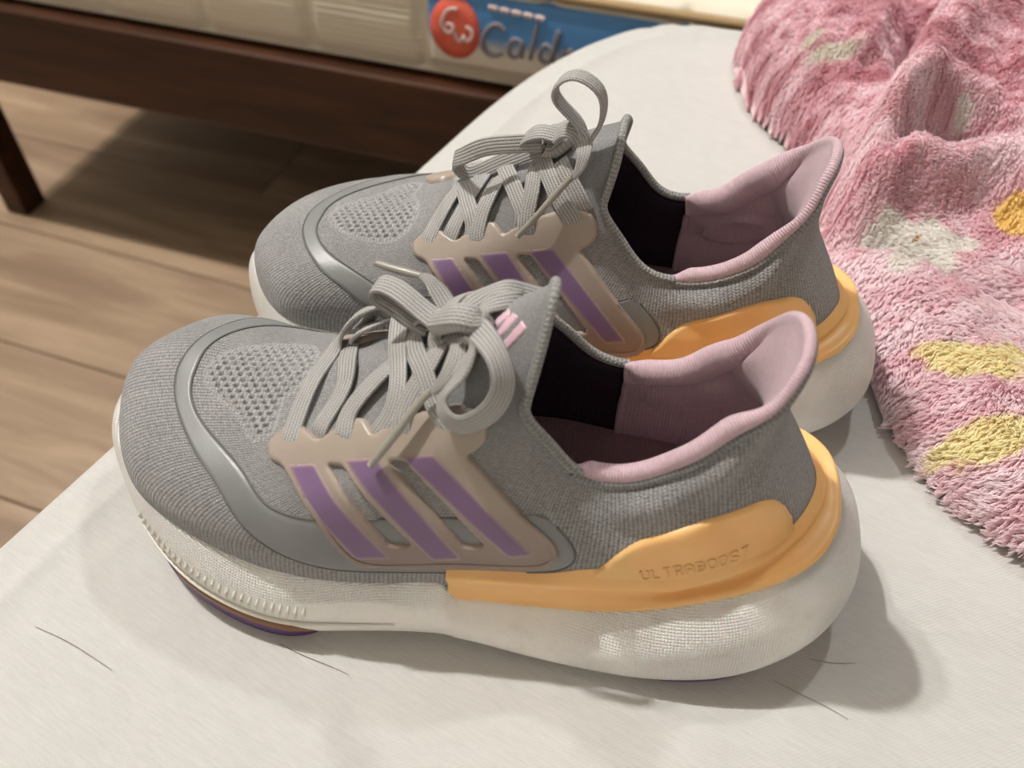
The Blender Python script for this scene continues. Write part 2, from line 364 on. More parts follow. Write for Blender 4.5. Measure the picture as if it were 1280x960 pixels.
def sheet_mat():
    t = NT('white_cotton_sheet'); o = t.coord('Object'); 
    a = t.mapping(o, (1, 1, 1), (0, 0, .55)); x, y, _ = t.sep(a)
    k = math.pi / .00075
    tw = t.math('SINE', t.math('MULTIPLY', t.math('ADD', x, t.math('MULTIPLY', y, .35)), k))
    tw2 = t.math('SINE', t.math('MULTIPLY', y, k * 1.2))
    thread = t.noise(t.mapping(a, (120, 1400, 1)), 1.0, 3, .6)
    h = t.math('ADD', t.math('MULTIPLY', t.math('MULTIPLY', tw, tw2), .25), t.math('MULTIPLY', thread, .6))
    soft = t.noise(o, 14, 3)
    crease = t.noise(t.mapping(o, (1, 1, 1), (0, 0, .9)), 30, 3, .5, 1.2)
    t.set(Base_Color=t.mix(t.math('ADD', t.math('MULTIPLY', thread, .7), t.math('MULTIPLY', t.math('SUBTRACT', soft, .5), .3)), srgb(184, 182, 179), srgb(212, 211, 208)), Roughness=.9, Specular_IOR_Level=.15, Sheen_Weight=.1)
    t.bump(t.math('ADD', t.math('MULTIPLY', h, .00022), t.math('ADD', t.math('MULTIPLY', soft, .006), t.math('MULTIPLY', crease, .0016))), 1.0, .8)
    return t.m
def wood(name, c1, c2, c3, scale, rough):
    t = NT(name); o = t.coord('Object')
    r = t.n('ShaderNodeObjectInfo').outputs['Random']
    v = t.n('ShaderNodeVectorMath', operation='ADD'); t.put(v.inputs[0], t.mapping(o, (scale, scale * 9, scale * 9)))
    cmb = t.n('ShaderNodeCombineXYZ'); t.put(cmb.inputs[0], t.math('MULTIPLY', r, 37)); t.put(cmb.inputs[1], t.math('MULTIPLY', r, 91)); t.put(v.inputs[1], cmb.outputs[0])
    g = t.noise(v.outputs[0], 1.0, 5, .62, .6); b = t.noise(v.outputs[0], .35, 2, .5, .3)
    c = t.mix(t.ramp(g, .32, .68), c1, c2)
    c = t.mix(t.math('MULTIPLY', t.ramp(b, .45, .75), .8), c, c3)
    hsv = t.n('ShaderNodeHueSaturation'); t.put(hsv.inputs['Color'], c); t.put(hsv.inputs['Value'], t.math('ADD', .93, t.math('MULTIPLY', r, .14)))
    t.set(Base_Color=hsv.outputs[0], Roughness=rough, Specular_IOR_Level=.4); t.bump(g, .0004, .4)
    return t.m
def wall_mat():
    t = NT('grey_wall_paint'); n = t.noise(t.coord('Object'), 40, 3); t.set(Base_Color=t.mix(n, srgb(112, 107, 99), srgb(122, 117, 108)), Roughness=.8); t.bump(n, .001, .3); return t.m  # unseen walls and ceiling, toned dark to cut the bounced light
M['wall'] = wall_mat()
M['pale_wall'] = plain('pale_wall_paint', srgb(214, 209, 200), .8)  # unseen wall behind the camera, made pale to throw fill light forward
M['sheet'] = sheet_mat()
M['plank'] = wood('brown_laminate', srgb(138, 115, 93), srgb(170, 146, 121), srgb(116, 94, 75), 3.2, .45)
M['walnut'] = wood('dark_walnut', srgb(46, 24, 12), srgb(72, 40, 23), srgb(34, 17, 9), 5, .35)
def tick():
    t = NT('cream_ticking'); o = t.coord('Object'); x, y, z = t.sep(o)
    rib = t.math('ABSOLUTE', t.math('SINE', t.math('MULTIPLY', z, math.pi / .0065)))
    n = t.noise(t.mapping(o, (20, 20, 260)), 1, 3); m = t.noise(o, 9, 3)
    t.set(Base_Color=t.mix(t.math('ADD', t.math('MULTIPLY', n, .6), t.math('MULTIPLY', m, .4)), srgb(204, 195, 174), srgb(242, 236, 220)), Roughness=.75)
    t.bump(t.math('ADD', t.math('MULTIPLY', rib, .7), n), .0012, .7); return t.m
M['tick'] = tick()
M['piping'] = plain('tan_piping', srgb(166, 140, 100), .7)
def label_mat():
    t = NT('printed_mattress_label'); o = t.coord('Object'); x, y, z = t.sep(o)
    f = t.ramp(t.math('ADD', z, t.math('MULTIPLY', t.noise(o, 30, 2), .008)), -.012, .006)
    t.set(Base_Color=t.mix(f, srgb(226, 221, 208), srgb(80, 140, 200)), Roughness=.5); return t.m
M['label'] = label_mat()
M['red'] = plain('red_print', srgb(222, 100, 80), .5)
M['ink'] = plain('grey_print', srgb(126, 122, 130), .5)
M['pale_ink'] = plain('pale_print', srgb(214, 196, 196), .5)
def plush(hair):
    t = NT('plush_pile' if hair else 'plush_ground'); a = t.n('ShaderNodeAttribute', attribute_name='tint')
    c = a.outputs['Color']
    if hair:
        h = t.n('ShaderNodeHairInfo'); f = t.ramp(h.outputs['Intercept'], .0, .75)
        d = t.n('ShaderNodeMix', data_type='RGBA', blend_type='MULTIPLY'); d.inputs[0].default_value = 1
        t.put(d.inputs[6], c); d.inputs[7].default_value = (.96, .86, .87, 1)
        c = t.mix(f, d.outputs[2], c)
    t.set(Base_Color=c, Roughness=.75, Sheen_Weight=.3, Specular_IOR_Level=.2)
    if hair:     # thin fibres let light through
        tr = t.n('ShaderNodeBsdfTranslucent'); t.put(tr.inputs[0], c)
        mx = t.n('ShaderNodeMixShader'); mx.inputs[0].default_value = .42
        t.t.links.new(t.b.outputs[0], mx.inputs[1]); t.t.links.new(tr.outputs[0], mx.inputs[2])
        t.t.links.new(mx.outputs[0], t.t.nodes['Material Output'].inputs['Surface'])
    return t.m
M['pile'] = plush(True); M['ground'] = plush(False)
M['hair'] = plain('dark_hair', srgb(70, 52, 44), .4)
# ---------------------------------------------------------------- the shoe builder
def ribbon(P, width, thick, wmode, nrm=None, cen=None, n=None, taper=None):
    """a flat lace swept along P; the flat side follows wmode; returns V, F, UV"""
    f = resample(P, n or max(24, int(len(P) * 9)))
    T = np.gradient(f, axis=0); T /= np.linalg.norm(T, axis=1, keepdims=True)
    if isinstance(wmode, str) and wmode == 's':
        W = np.cross(T, nrm(f))
    elif isinstance(wmode, str):
        rad = f - f.mean(0); rad -= cen * (rad @ cen)[:, None]; rad /= np.linalg.norm(rad, axis=1, keepdims=True) + 1e-9
        W = -cen * .72 + rad * .70
    else:
        W = np.tile(np.asarray(wmode, float), (len(f), 1))
    W -= T * (W * T).sum(1, keepdims=True); W /= np.linalg.norm(W, axis=1, keepdims=True) + 1e-9
    for _ in range(6): W[1:-1] = (W[:-2] + W[1:-1] * 2 + W[2:]) / 4
    W -= T * (W * T).sum(1, keepdims=True); W /= np.linalg.norm(W, axis=1, keepdims=True) + 1e-9
    N = np.cross(T, W)
    k = 16; a = np.linspace(0, 2 * np.pi, k, endpoint=False)
    cx = np.sign(np.cos(a)) * np.abs(np.cos(a)) ** .55; cy = np.sign(np.sin(a)) * np.abs(np.sin(a)) ** .7
    s = np.ones(len(f)) if taper is None else np.interp(np.linspace(0, 1, len(f)), *taper)
    V = f[:, None] + W[:, None] * (cx[None, :, None] * width / 2 * s[:, None, None]) + N[:, None] * (cy[None, :, None] * thick / 2)
    L = np.concatenate([[0], np.cumsum(np.linalg.norm(f[1:] - f[:-1], axis=1))])
    UV = np.stack(np.broadcast_arrays(L[:, None], (cx * width / 2)[None]), -1).reshape(-1, 2)
    nv = len(f); F = [tuple(q) for q in grid_faces(nv, k, False, True)]
    F = [q[::-1] for q in F]
    F += [tuple(range(k)), tuple((nv - 1) * k + i for i in range(k))[::-1]]
    return V.reshape(-1, 3), F, UV

def tube(P, r, k=10, n=None, closed=False):
    f = resample(P, n or len(P) * 6, closed)
    T = np.roll(f, -1, 0) - np.roll(f, 1, 0) if closed else np.gradient(f, axis=0)
    T /= np.linalg.norm(T, axis=1, keepdims=True)
    A = np.cross(T, [.3, .2, .93]); A /= np.linalg.norm(A, axis=1, keepdims=True); B = np.cross(T, A)
    a = np.linspace(0, 2 * np.pi, k, endpoint=False)
    r = np.broadcast_to(np.asarray(r, float), (len(f),)) if np.ndim(r) == 0 else np.interp(np.linspace(0, 1, len(f)), np.linspace(0, 1, len(r)), r)
    V = f[:, None] + (A[:, None] * np.cos(a)[None, :, None] + B[:, None] * np.sin(a)[None, :, None]) * r[:, None, None]
    L = np.concatenate([[0], np.cumsum(np.linalg.norm(f[1:] - f[:-1], axis=1))])
    UV = np.stack(np.broadcast_arrays(L[:, None], (a * .002)[None]), -1).reshape(-1, 2)
    F = [tuple(q) for q in grid_faces(len(f), k, closed, True)]
    if not closed: F += [tuple(range(k))[::-1], tuple((len(f) - 1) * k + i for i in range(k))]
    return V.reshape(-1, 3), F, UV

def poly_dist(P, poly, closed=True):
    d = np.full(len(P), 1e9); n = len(poly)
    for i in range(n if closed else n - 1):
        a = poly[i]; b = poly[(i + 1) % n]; ab = b - a
        t = np.clip(((P - a) @ ab) / (ab @ ab + 1e-18), 0, 1)
        d = np.minimum(d, np.linalg.norm(P - a - t[:, None] * ab, axis=1))
    return d

def inside(P, poly):
    x, y = P[:, 0], P[:, 1]; c = np.zeros(len(P), bool); n = len(poly)
    for i in range(n):
        x1, y1 = poly[i]; x2, y2 = poly[(i + 1) % n]
        if y1 == y2: continue
        c ^= ((y1 > y) != (y2 > y)) & (x < (x2 - x1) * (y - y1) / (y2 - y1) + x1)
    return c

def round_poly(P, r, k=4):
    """cut the corners of a closed 2D polygon with small arcs"""
    P = np.asarray(P, float); out = []; n = len(P)
    for i in range(n):
        a, b, c = P[i - 1], P[i], P[(i + 1) % n]
        u = a - b; w = c - b; lu, lw = np.linalg.norm(u), np.linalg.norm(w)
        q = min(r, lu * .45, lw * .45); s = b + u / lu * q; e = b + w / lw * q
        for t in np.linspace(0, 1, k): out.append((1 - t) ** 2 * s + 2 * t * (1 - t) * b + t * t * e)
    return np.array(out)

def densify(P, step):
    out = []
    for i in range(len(P)):
        a, b = P[i], P[(i + 1) % len(P)]; n = max(1, int(np.ceil(np.linalg.norm(b - a) / step)))
        for k in range(n): out.append(a + (b - a) * k / n)
    return np.array(out)

class Projector:
    """maps a flat layout (x, q) onto the shoe surface along a fixed direction"""
    def __init__(s, bvh, d, e):
        s.bvh = bvh; s.d = Vector(d).normalized(); s.e = np.array(e, float) / np.linalg.norm(e)
    def flat(s, P3):
        P3 = np.asarray(P3, float); return np.stack([P3[:, 0], P3 @ s.e], 1)
    def hit(s, P2):
        X = np.zeros((len(P2), 3)); N = np.zeros((len(P2), 3)); last = None
        for i, (x, q) in enumerate(P2):
            b = Vector((x, *(s.e * q)[1:]))
            loc, nor, _, _ = s.bvh.ray_cast(b - s.d * .3, s.d)
            if loc is None:
                loc, nor, _, _ = s.bvh.find_nearest(b if last is None else Vector((x, last[1], last[2])))
            if nor.dot(s.d) > 0: nor = -nor
            X[i] = loc; N[i] = nor; last = loc
        return X, N

def patch(pj, poly, holes, H, r, step, base=0.0, sink=.0004, hfun=None, soft=False):
    """pillow of height H with rounded rim of radius r filling a polygon on the surface; returns V, F, UV, rim distance"""
    bd = [densify(np.asarray(p, float), step) for p in [poly] + list(holes)]
    lo, hi = bd[0].min(0), bd[0].max(0)
    gx, gy = np.meshgrid(np.arange(lo[0], hi[0], step), np.arange(lo[1], hi[1], step * .87), indexing='ij')
    gx = gx + (np.arange(gx.shape[1]) % 2) * step * .5
    G = np.stack([gx.ravel(), gy.ravel()], 1)
    ok = inside(G, bd[0])
    for h in bd[1:]: ok &= ~inside(G, h)
    G = G[ok]
    dd = np.min([poly_dist(G, b) for b in bd], axis=0); G = G[dd > step * .35]
    extra = []
    for b in bd:    # one tight ring just inside the rim for a crisp rounded edge
        pass
    P = np.concatenate(bd + [G]); E = []; k = 0
    for b in bd:
        E += [(k + i, k + (i + 1) % len(b)) for i in range(len(b))]; k += len(b)
    v2, _, F, _, _, _ = delaunay_2d_cdt([Vector(p) for p in P], E, [], 0, 1e-7)
    v2 = np.array([tuple(v) for v in v2])
    cen = np.array([v2[list(f)].mean(0) for f in F])
    ok = inside(cen, bd[0])
    for h in bd[1:]: ok &= ~inside(cen, h)
    F = [f for f, o in zip(F, ok) if o]
    D = np.min([poly_dist(v2, b) for b in bd], axis=0)
    X, N = pj.hit(v2)
    t = np.clip(D / r, 0, 1)
    h = base + H * (smooth(0, 1, t) if soft else np.sqrt(np.clip(1 - (1 - t) ** 2, 0, 1))) - sink * (D < 1e-6)
    if hfun is not None: h = h + hfun(v2, D)
    V = X + N * h[:, None]
    # face orientation towards the outside
    F2 = []
    for f in F:
        a, b, c = V[f[0]], V[f[1]], V[f[2]]
        F2.append(tuple(f) if np.dot(np.cross(b - a, c - a), N[f[0]]) > 0 else tuple(f[::-1]))
    return V, F2, v2, D

CAGE = [(.0784,-.0215,.0678),(.0794,-.0262,.0665),(.0819,-.0286,.0661),(.0858,-.0299,.0666),(.0939,-.0387,.0638),(.0991,-.0429,.06),(.1053,-.0467,.0506),(.1103,-.0479,.0437),(.1137,-.0479,.0409),(.1432,-.045,.0422),(.1724,-.043,.046),(.1778,-.0423,.0483),(.1802,-.0411,.0529),(.1781,-.0397,.0574),(.1679,-.0371,.0673),(.1585,-.0339,.0773),(.1503,-.0305,.0851),(.149,-.0301,.0863),(.1512,-.0295,.0874),(.1544,-.0278,.0906),(.1545,-.0256,.0952),(.1516,-.0233,.0987),(.145,-.0208,.0991),(.1386,-.0207,.0959),(.131,-.0213,.092),(.1257,-.0216,.0891),(.1178,-.0246,.083),(.1134,-.0188,.0836),(.1085,-.0173,.0812),(.1048,-.0189,.0787),(.0979,-.0232,.0745),(.0891,-.016,.0728),(.0825,-.017,.0702)]
STRIPES = [[(.0882,-.0295,.0675),(.0983,-.03,.0709),(.1252,-.046,.0459),(.1130,-.0476,.045)],
           [(.1086,-.03,.0752),(.1205,-.031,.0798),(.1489,-.0441,.0484),(.1384,-.0451,.0467)],
           [(.1278,-.0313,.0824),(.1388,-.0309,.0854),(.1721,-.0418,.053),(.1632,-.043,.0513)]]
SLOTS = [[(.1036,-.0313,.0722),(.1081,-.0318,.0738),(.1313,-.0439,.0535),(.1246,-.0445,.0528)],
         [(.1247,-.0321,.0804),(.1292,-.0323,.0816),(.1552,-.0424,.0564),(.149,-.0428,.0556)]]
BAND_OUT = [(.0371,.0203,.0673),(.0325,.0116,.0661),(.0339,.0012,.0641),(.0415,-.0125,.062),(.056,-.029,.0605),(.064,-.0363,.0584),(.0714,-.0438,.0531),(.0802,-.0482,.0467),(.0921,-.0498,.0411),(.1056,-.0491,.0376),(.1195,-.0473,.0367),(.143,-.045,.0385),(.1646,-.0436,.0419),(.1798,-.0425,.0456),(.184,-.0418,.049),(.1847,-.0404,.0539),(.1813,-.0384,.0595),(.1747,-.0364,.0659)]
BAND_IN = [(.0459,.0183,.0682),(.0405,.0095,.0671),(.0406,.0012,.0653),(.0463,-.0095,.0637),(.0579,-.0202,.0634),(.0728,-.0327,.0622),(.0819,-.0406,.0592),(.0913,-.0432,.0582),(.0988,-.0437,.0584),(.1194,-.0423,.0611),(.1434,-.0401,.0643),(.1612,-.0389,.0657),(.170,-.0368,.0678)]
MESHZONE = [(.0435,.006),(.0482,.0156),(.057,.0205),(.0677,.0235),(.0808,.0230),(.0866,.012),(.084,.0),(.080,-.008),(.0795,-.0185),(.073,-.0221),(.065,-.0150),(.0541,-.0061)]
BADGE = [[(.1530,-.0051,.1156),(.1563,-.0034,.1188),(.1556,-.0004,.1185),(.1523,-.0029,.1157)],
         [(.1525,-.0071,.1145),(.1567,-.0027,.1192),(.1585,-.0047,.1201),(.1579,-.0056,.1192),(.1542,-.0086,.1148)],
         [(.1549,-.0095,.1145),(.1596,-.0061,.1203),(.1612,-.0084,.1197),(.1568,-.011,.1143)]]
HEELCUP = [(.1780,.0345),(.1880,.0430),(.1985,.0560),(.2140,.0665),(.2290,.0730),(.2390,.0755),(.2460,.0715),(.2525,.0600),(.2590,.0470),(.2605,.0390),(.2450,.0360),(.2100,.0345)]
# sole outline, outer side from toe to heel: bulge x, y | z bottom, z top | top-edge x, y
SOLE = [(.0000,.0020, .0235,.0385, .0052,.003),(.0015,-.0070,.0220,.0385,.0060,-.007),(.0085,-.0175,.0165,.0380,.0120,-.0160),(.0225,-.0315,.0095,.0370,.0255,-.0290),
        (.0385,-.0440,.0045,.0355,.0405,-.0385),(.0560,-.0525,.0020,.0340,.0575,-.0455),(.0740,-.0572,.0006,.0325,.0745,-.0490),(.0890,-.0582,.0000,.0318,.0890,-.0502),
        (.1030,-.0562,.0003,.0300,.1030,-.0490),(.1220,-.0535,.0015,.0287,.1220,-.0470),(.1415,-.0522,.0022,.0285,.1415,-.0453),(.1455,-.0523,.0022,.0210,.1455,-.0444),(.1500,-.0526,.0022,.0203,.1500,-.0444),(.1700,-.0548,.0015,.0220,.1690,-.0445),(.1970,-.0570,.0010,.0268,.1944,-.0454),
        (.2140,-.0574,.0010,.0330,.2139,-.0449),(.2300,-.0560,.0015,.0390,.2303,-.0426),(.2430,-.0532,.0025,.0435,.2440,-.0392),(.2560,-.0480,.0045,.0482,.2570,-.0335),
        (.2680,-.0405,.0075,.0505,.2655,-.0255),(.2770,-.0310,.0105,.0520,.2700,-.0165),(.2830,-.0190,.0135,.0520,.2718,-.0086),(.2850,0,.0150,.0520,.2722,0)]

def sole_loops(n):
    S = np.array(SOLE, float)
    med = S[-2:0:-1].copy(); med[:, 1] *= -1; med[:, 5] *= -1
    med[:, 1] *= 1 - .10 * smooth(.17, .22, med[:, 0]); med[:, 1] *= 1 - .10 * np.exp(-((med[:, 0] - .14) / .035) ** 2)   # narrower inner waist
    A = np.concatenate([S, med])
    f = cspline(np.concatenate([A[:, :2] * 1.0, A[:, 2:]], 1), closed=True)
    return f(np.linspace(0, 1, n, endpoint=False))

def sole_frame(n, k):
    R = sole_loops(n)
    B = toe_warp(np.stack([R[:, 0], R[:, 1], (R[:, 2] + R[:, 3]) / 2], 1), k)
    Tp = toe_warp(np.stack([R[:, 4], R[:, 5], R[:, 3]], 1), k)
    dz = B[:, 2] - (R[:, 2] + R[:, 3]) / 2
    zb = np.maximum(R[:, 2] + dz * .8, .0007)
    t = np.roll(B, -1, 0) - np.roll(B, 1, 0); t[:, 2] = 0; t /= np.linalg.norm(t, axis=1, keepdims=True)
    out = np.stack([t[:, 1], -t[:, 0], 0 * t[:, 0]], 1)
    if (out * (B - [.14, 0, 0])).sum() < 0: out = -out
    return B, Tp, zb, out

def make_shoe(name, pose, mir, k, tip, laces, aglets, label, group, writing):
    root = empty(name, (pose[0], pose[1], 0), pose[2]); tag(root, label, 'shoe', group)
    side = -1 if mir else 1
    add = lambda nm, V, F, mat, **kw: mk(nm, V, F, mat, kw.pop('parent', root), mir=mir, **kw)
    NS, NTT = 420, 96
    G = upper_grid(NTT, NS, k, tip); N = grid_normals(G, True)
    if (N[..., 2].mean()) < 0: N = -N
    # soft creases where the foot bends and the sag below the collar
    x, y, z = G[..., 0], G[..., 1], G[..., 2]
    w = .0006 * np.sin((x * 150 + z * 210)) * smooth(.185, .21, x) * (1 - smooth(.24, .255, x)) * smooth(.050, .065, z)
    seg = np.linalg.norm(np.diff(G, axis=1), axis=2); dtop = np.concatenate([np.cumsum(seg[:, ::-1], 1)[:, ::-1], np.zeros((NS, 1))], 1)
    puff = smooth(.188, .205, x) * (1 - smooth(.228, .242, x))
    w = w + puff * (.0015 * np.exp(-((dtop - .0095) / .0042) ** 2) - .0008 * np.exp(-((dtop - .0185) / .004) ** 2) - .0010 * np.exp(-((dtop - .0025) / .002) ** 2))
    G = G + N * w[..., None]
    N = grid_normals(G, True); N = -N if N[..., 2].mean() < 0 else N
    F = grid_faces(NS, NTT, True, False)
    ctr = G.reshape(-1, 3)
    q = F[len(F) // 3]; nn = np.cross(ctr[q[1]] - ctr[q[0]], ctr[q[3]] - ctr[q[0]])
    flipped = nn @ N.reshape(-1, 3)[q[0]] < 0
    Gs = np.roll(G, -(NS // 2), 0); Gs = np.concatenate([Gs, Gs[:1]])    # the yarn direction starts and ends at the heel
    du = np.linalg.norm(np.diff(Gs, axis=0), axis=2)[:, NTT // 12]; U = np.concatenate([[0], np.cumsum(du)])
    dv = np.linalg.norm(np.diff(Gs, axis=1), axis=2); Vv = np.concatenate([np.zeros((NS + 1, 1)), np.cumsum(dv, 1)], 1)
    UV = np.stack(np.broadcast_arrays(U[:, None], Vv), -1)
    Fu = grid_faces(NS + 1, NTT)
    upper = add('upper', Gs.reshape(-1, 3), Fu[:, ::-1] if flipped else Fu, M['knit'], uv=UV.reshape(-1, 2))
    bvh = BVHTree.FromPolygons([tuple(v) for v in G[::2, ::2].reshape(-1, 3)], [tuple(int(i) for i in f) for f in grid_faces(NS // 2, NTT // 2, True, False)])
    def nrm(P):
        out = np.zeros_like(P)
        for i, p in enumerate(P):
            loc, no, _, _ = bvh.find_nearest(Vector(p)); out[i] = no
        c = out * np.array([0, 1, 1]); s = np.sign((out * (P - np.array([.1, 0, .03]))).sum(1)); return out * s[:, None]
    L = Projector(bvh, (0, 1, -1), (0, 1, 1)); R = Projector(bvh, (0, -1, -1), (0, -1, 1))
    LS = Projector(bvh, (0, 1, 0), (0, 0, 1)); RS = Projector(bvh, (0, -1, 0), (0, 0, 1)); TOP = Projector(bvh, (0, 0, -1), (0, 1, 0))
    flip = np.array([1, -1, 1])

    # --- lacing cage with its three stripes, one on either side
    for s_, pj in ((1, L), (-1, R)):
        fl = (lambda P: pj.flat(np.asarray(P, float) * (1 if s_ == 1 else flip) + (0 if s_ == 1 else np.array([.0102, 0, 0]))))   # the inner cage sits further back
        cg = round_poly(fl(CAGE), .0016)
        sl = [round_poly(fl(h), .0009, 3) for h in SLOTS]
        V, Fc, v2, D = patch(pj, cg, sl, .0020, .0014, .00085)
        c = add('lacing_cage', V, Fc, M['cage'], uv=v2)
        cb = BVHTree.FromPolygons([tuple(v) for v in V], Fc)
        cp = Projector(cb, tuple(pj.d), tuple(pj.e))
        for st in STRIPES:
            V2, F2, u2, D2 = patch(cp, round_poly((fl(st) - fl(st).mean(0)) * np.array([1.02, 1.03]) + fl(st).mean(0), .0015), [], .0002, .0015, .0008, sink=.0001)
            add('stripe', V2, F2, M['stripe'], parent=c, attr=D2, uv=u2)
        # stitched seam along the lower rim: a raised bead
        rim = [p for p in fl(CAGE)[4:15]]; cenp = fl(CAGE).mean(0)
        rim = np.array([p + (cenp - p) / np.linalg.norm(cenp - p) * .0022 for p in rim])
        rim = resample(np.c_[rim, np.zeros(len(rim))], 60)[:, :2]
        X, Nn = cp.hit(rim); Vt, Ft, Ut = tube(X + Nn * .00005, .00035, 6, 90)
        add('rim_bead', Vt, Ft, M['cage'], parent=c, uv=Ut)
    # --- smooth film that runs round the toe box
    n1 = 150
    o_ = np.array(BAND_OUT); i_ = np.array(BAND_IN)
    refl = lambda P: np.array([(px + .0105 * smooth(.07, .14, px), 2 * .0085 * (1 - smooth(.03, .135, px)) - py, pz + .002) for px, py, pz in P])
    o_l = resample(o_[1:], n1); i_l = resample(i_[1:], n1)
    out = np.concatenate([refl(o_l)[::-1], o_l[1:]]); inn = np.concatenate([refl(i_l)[::-1], i_l[1:]])
    for _ in range(14):
        for a_ in (out, inn):
            q0 = a_.copy(); sl_ = slice(n1 - 30, n1 + 30); a_[1:-1] = np.where((np.abs(np.arange(1, len(a_) - 1) - n1) < 28)[:, None], (q0[:-2] + q0[1:-1] + q0[2:]) / 3, a_[1:-1])
    rows = []
    m_ = 13
    for j in range(m_):
        t = j / (m_ - 1); P = out * (1 - t) + inn * t; X = np.zeros_like(P); e = min(t, 1 - t)
        for i, p in enumerate(P):
            loc, no, _, _ = bvh.find_nearest(Vector(p)); no = np.array(no)
            if no @ (p - np.array([p[0] + .02, 0, .02])) < 0: no = -no
            X[i] = np.array(loc) + no * (.0000 if j in (0, m_ - 1) else .0005)
        rows.append(X)
    A = np.stack(rows, 1); Fb = grid_faces(A.shape[0], m_)
    nb = np.cross(A[10, 6] - A[9, 6], A[9, 7] - A[9, 6])
    film = add('toe_film', A.reshape(-1, 3), Fb, M['film'])
    for e_ in (0, m_ - 1):
        V, Ft, Ut = tube(A[::5, e_] + np.array([0, 0, .0002]), .00042, 6, 240); add('film_edge', V, Ft, M['seam'], parent=film)
    # --- open mesh knit on the toe box: real pits
    zone = resample(np.c_[np.array(MESHZONE), np.zeros(len(MESHZONE))], 60, True)[:, :2]
    def pits(p, D):
        a_, b_ = .0037, .0023
        u = p[:, 0] / a_; v = p[:, 1] / b_
        r_ = np.round(v); u = u + .5 * (r_ % 2); du_ = (u - np.round(u)) * a_; dv_ = (v - r_) * b_
        d = np.sqrt((du_ / .0011) ** 2 + (dv_ / .00078) ** 2)
        return -.0014 * (1 - smooth(.45, 1.25, d)) * smooth(.0008, .003, D)
    V, Fm, v2, D = patch(TOP, zone, [], .0013, .006, .00042, hfun=pits, soft=True)
    add('mesh_panel', V, Fm, M['knit_panel'], uv=v2)
    # --- tongue badge: three slanted bars
    for b in (BADGE if writing else []):
        b = np.array(b); b = b.mean(0) + (b - b.mean(0)) * 1.0; b = np.array([.1555, -.006, .117]) + (b - np.array([.1555, -.006, .117])) * 1.22 + np.array([.0012, .0004, .001])
        pj2 = L
        V, Fb, v2, D = patch(L, round_poly(L.flat(b), .0003, 2), [], .0002, .0003, .0005, base=.0002)
        add('badge_bar', V, Fb, M['badge'])

    # --- sole
    ns = 320
    B, Tp, zb, outw = sole_frame(ns, k)
    h = Tp[:, 2] - zb
    ins = np.clip(((B - Tp) * outw).sum(1), .002, .02)
    prof = [(0, -.0120), (.02, -.0045), (.10, -.0012), (.22, 0), (.40, .03), (.58, .16), (.76, .45), (.90, .78), (.975, .95), (1.0, 1.12), (.985, 1.30), (.60, 1.62)]
    rows = []
    for (hh, f_) in prof:
        o = f_ if f_ < 0 else -f_ * ins
        Pp = B + outw * np.atleast_1d(o)[:, None]
        if hh >= .97:   # follow the traced top edge
            Pp = Tp - outw * ((f_ - .95) * ins)[:, None]
        Pp[:, 2] = zb + hh * h
        rows.append(Pp)
    rows.insert(0, B * np.array([1, .3, 1])); rows[0][:, 2] = zb + .0004
    rows.append(B * np.array([.96, .3, 1]) + np.array([.006, 0, 0])); rows[-1][:, 2] = zb + .2 * h
    A = np.stack(rows, 1)
    fs = cspline(A.transpose(1, 0, 2).reshape(A.shape[1], -1)); 
    A = fs(np.linspace(0, 1, 64)).reshape(64, ns, 3).transpose(1, 0, 2)
    per = np.concatenate([[0], np.cumsum(np.linalg.norm(np.roll(B, -1, 0) - B, axis=1))[:-1]])
    vv = np.concatenate([np.zeros((ns, 1)), np.cumsum(np.linalg.norm(np.diff(A, axis=1), axis=2), 1)], 1)
    UVs = np.stack(np.broadcast_arrays(per[:, None], vv), -1).reshape(-1, 2)
    Fs = grid_faces(ns, 64, True, False)
    q = A[ns // 4, 30]; q1 = A[ns // 4 + 1, 30]; q2 = A[ns // 4, 31]
    sflip = np.cross(q1 - q, q2 - q) @ outw[ns // 4] < 0
    sole = add('midsole', A.reshape(-1, 3), Fs[:, ::-1] if sflip else Fs, M['foam'], uv=UVs)
    # ribs pressed into the outer forefoot wall
    idx = [int(i) for i in np.linspace(0, ns - 1, ns)]
    wall = lambda i, hh, d: np.array([*(B[i] + outw[i] * (d - ins[i] * np.interp(hh, [.22, .4, .58, .76, .9], [0, .03, .16, .45, .78])))[:2], zb[i] + hh * h[i]])
    lat = [i for i in range(ns) if .020 < B[i, 0] < .092 and B[i, 1] < 0]
    li = np.linspace(lat[0], lat[-1], 26)
    def wf(a_, hh, d): i0 = int(a_); w_ = a_ - i0; return wall(i0, hh, d) * (1 - w_) + wall(min(i0 + 1, ns - 1), hh, d) * w_
    for a_ in li:
        P = np.array([wf(a_, .43, -.0001), wf(a_ + .2, .50, .0004), wf(a_ + .5, .58, .0004), wf(a_ + .7, .64, -.0003)])
        V, Ft, Ut = tube(P, [.0004, .00068, .00068, .0004], 8, 8)
        add('sole_rib', V, Ft, M['ridge'], parent=sole)
    P = np.array([wall(i, .37, .0006) for i in range(lat[0], min(lat[-1] + 16, ns - 1), 2)])
    V, Ft, Ut = tube(P, [.0002, .0009, .0009, .0002], 8, 90); add('sole_ledge', V, Ft, M['ridge'], parent=sole)
    # outsole: thin rubber, turned up at the outer forefoot
    up_ = np.exp(-((B[:, 0] - .058) / .043) ** 6) * (1 - smooth(-.015, .005, B[:, 1]))
    def loop_at(off, z_): 
        Pp = B + outw * np.atleast_1d(off)[:, None]; Pp[:, 2] = z_; return Pp
    uh_ = np.exp(-((B[:, 0] - .232) / .032) ** 4)
    o0 = -.0095 * (1 - up_ - uh_) + .0007 * up_ - .0022 * uh_
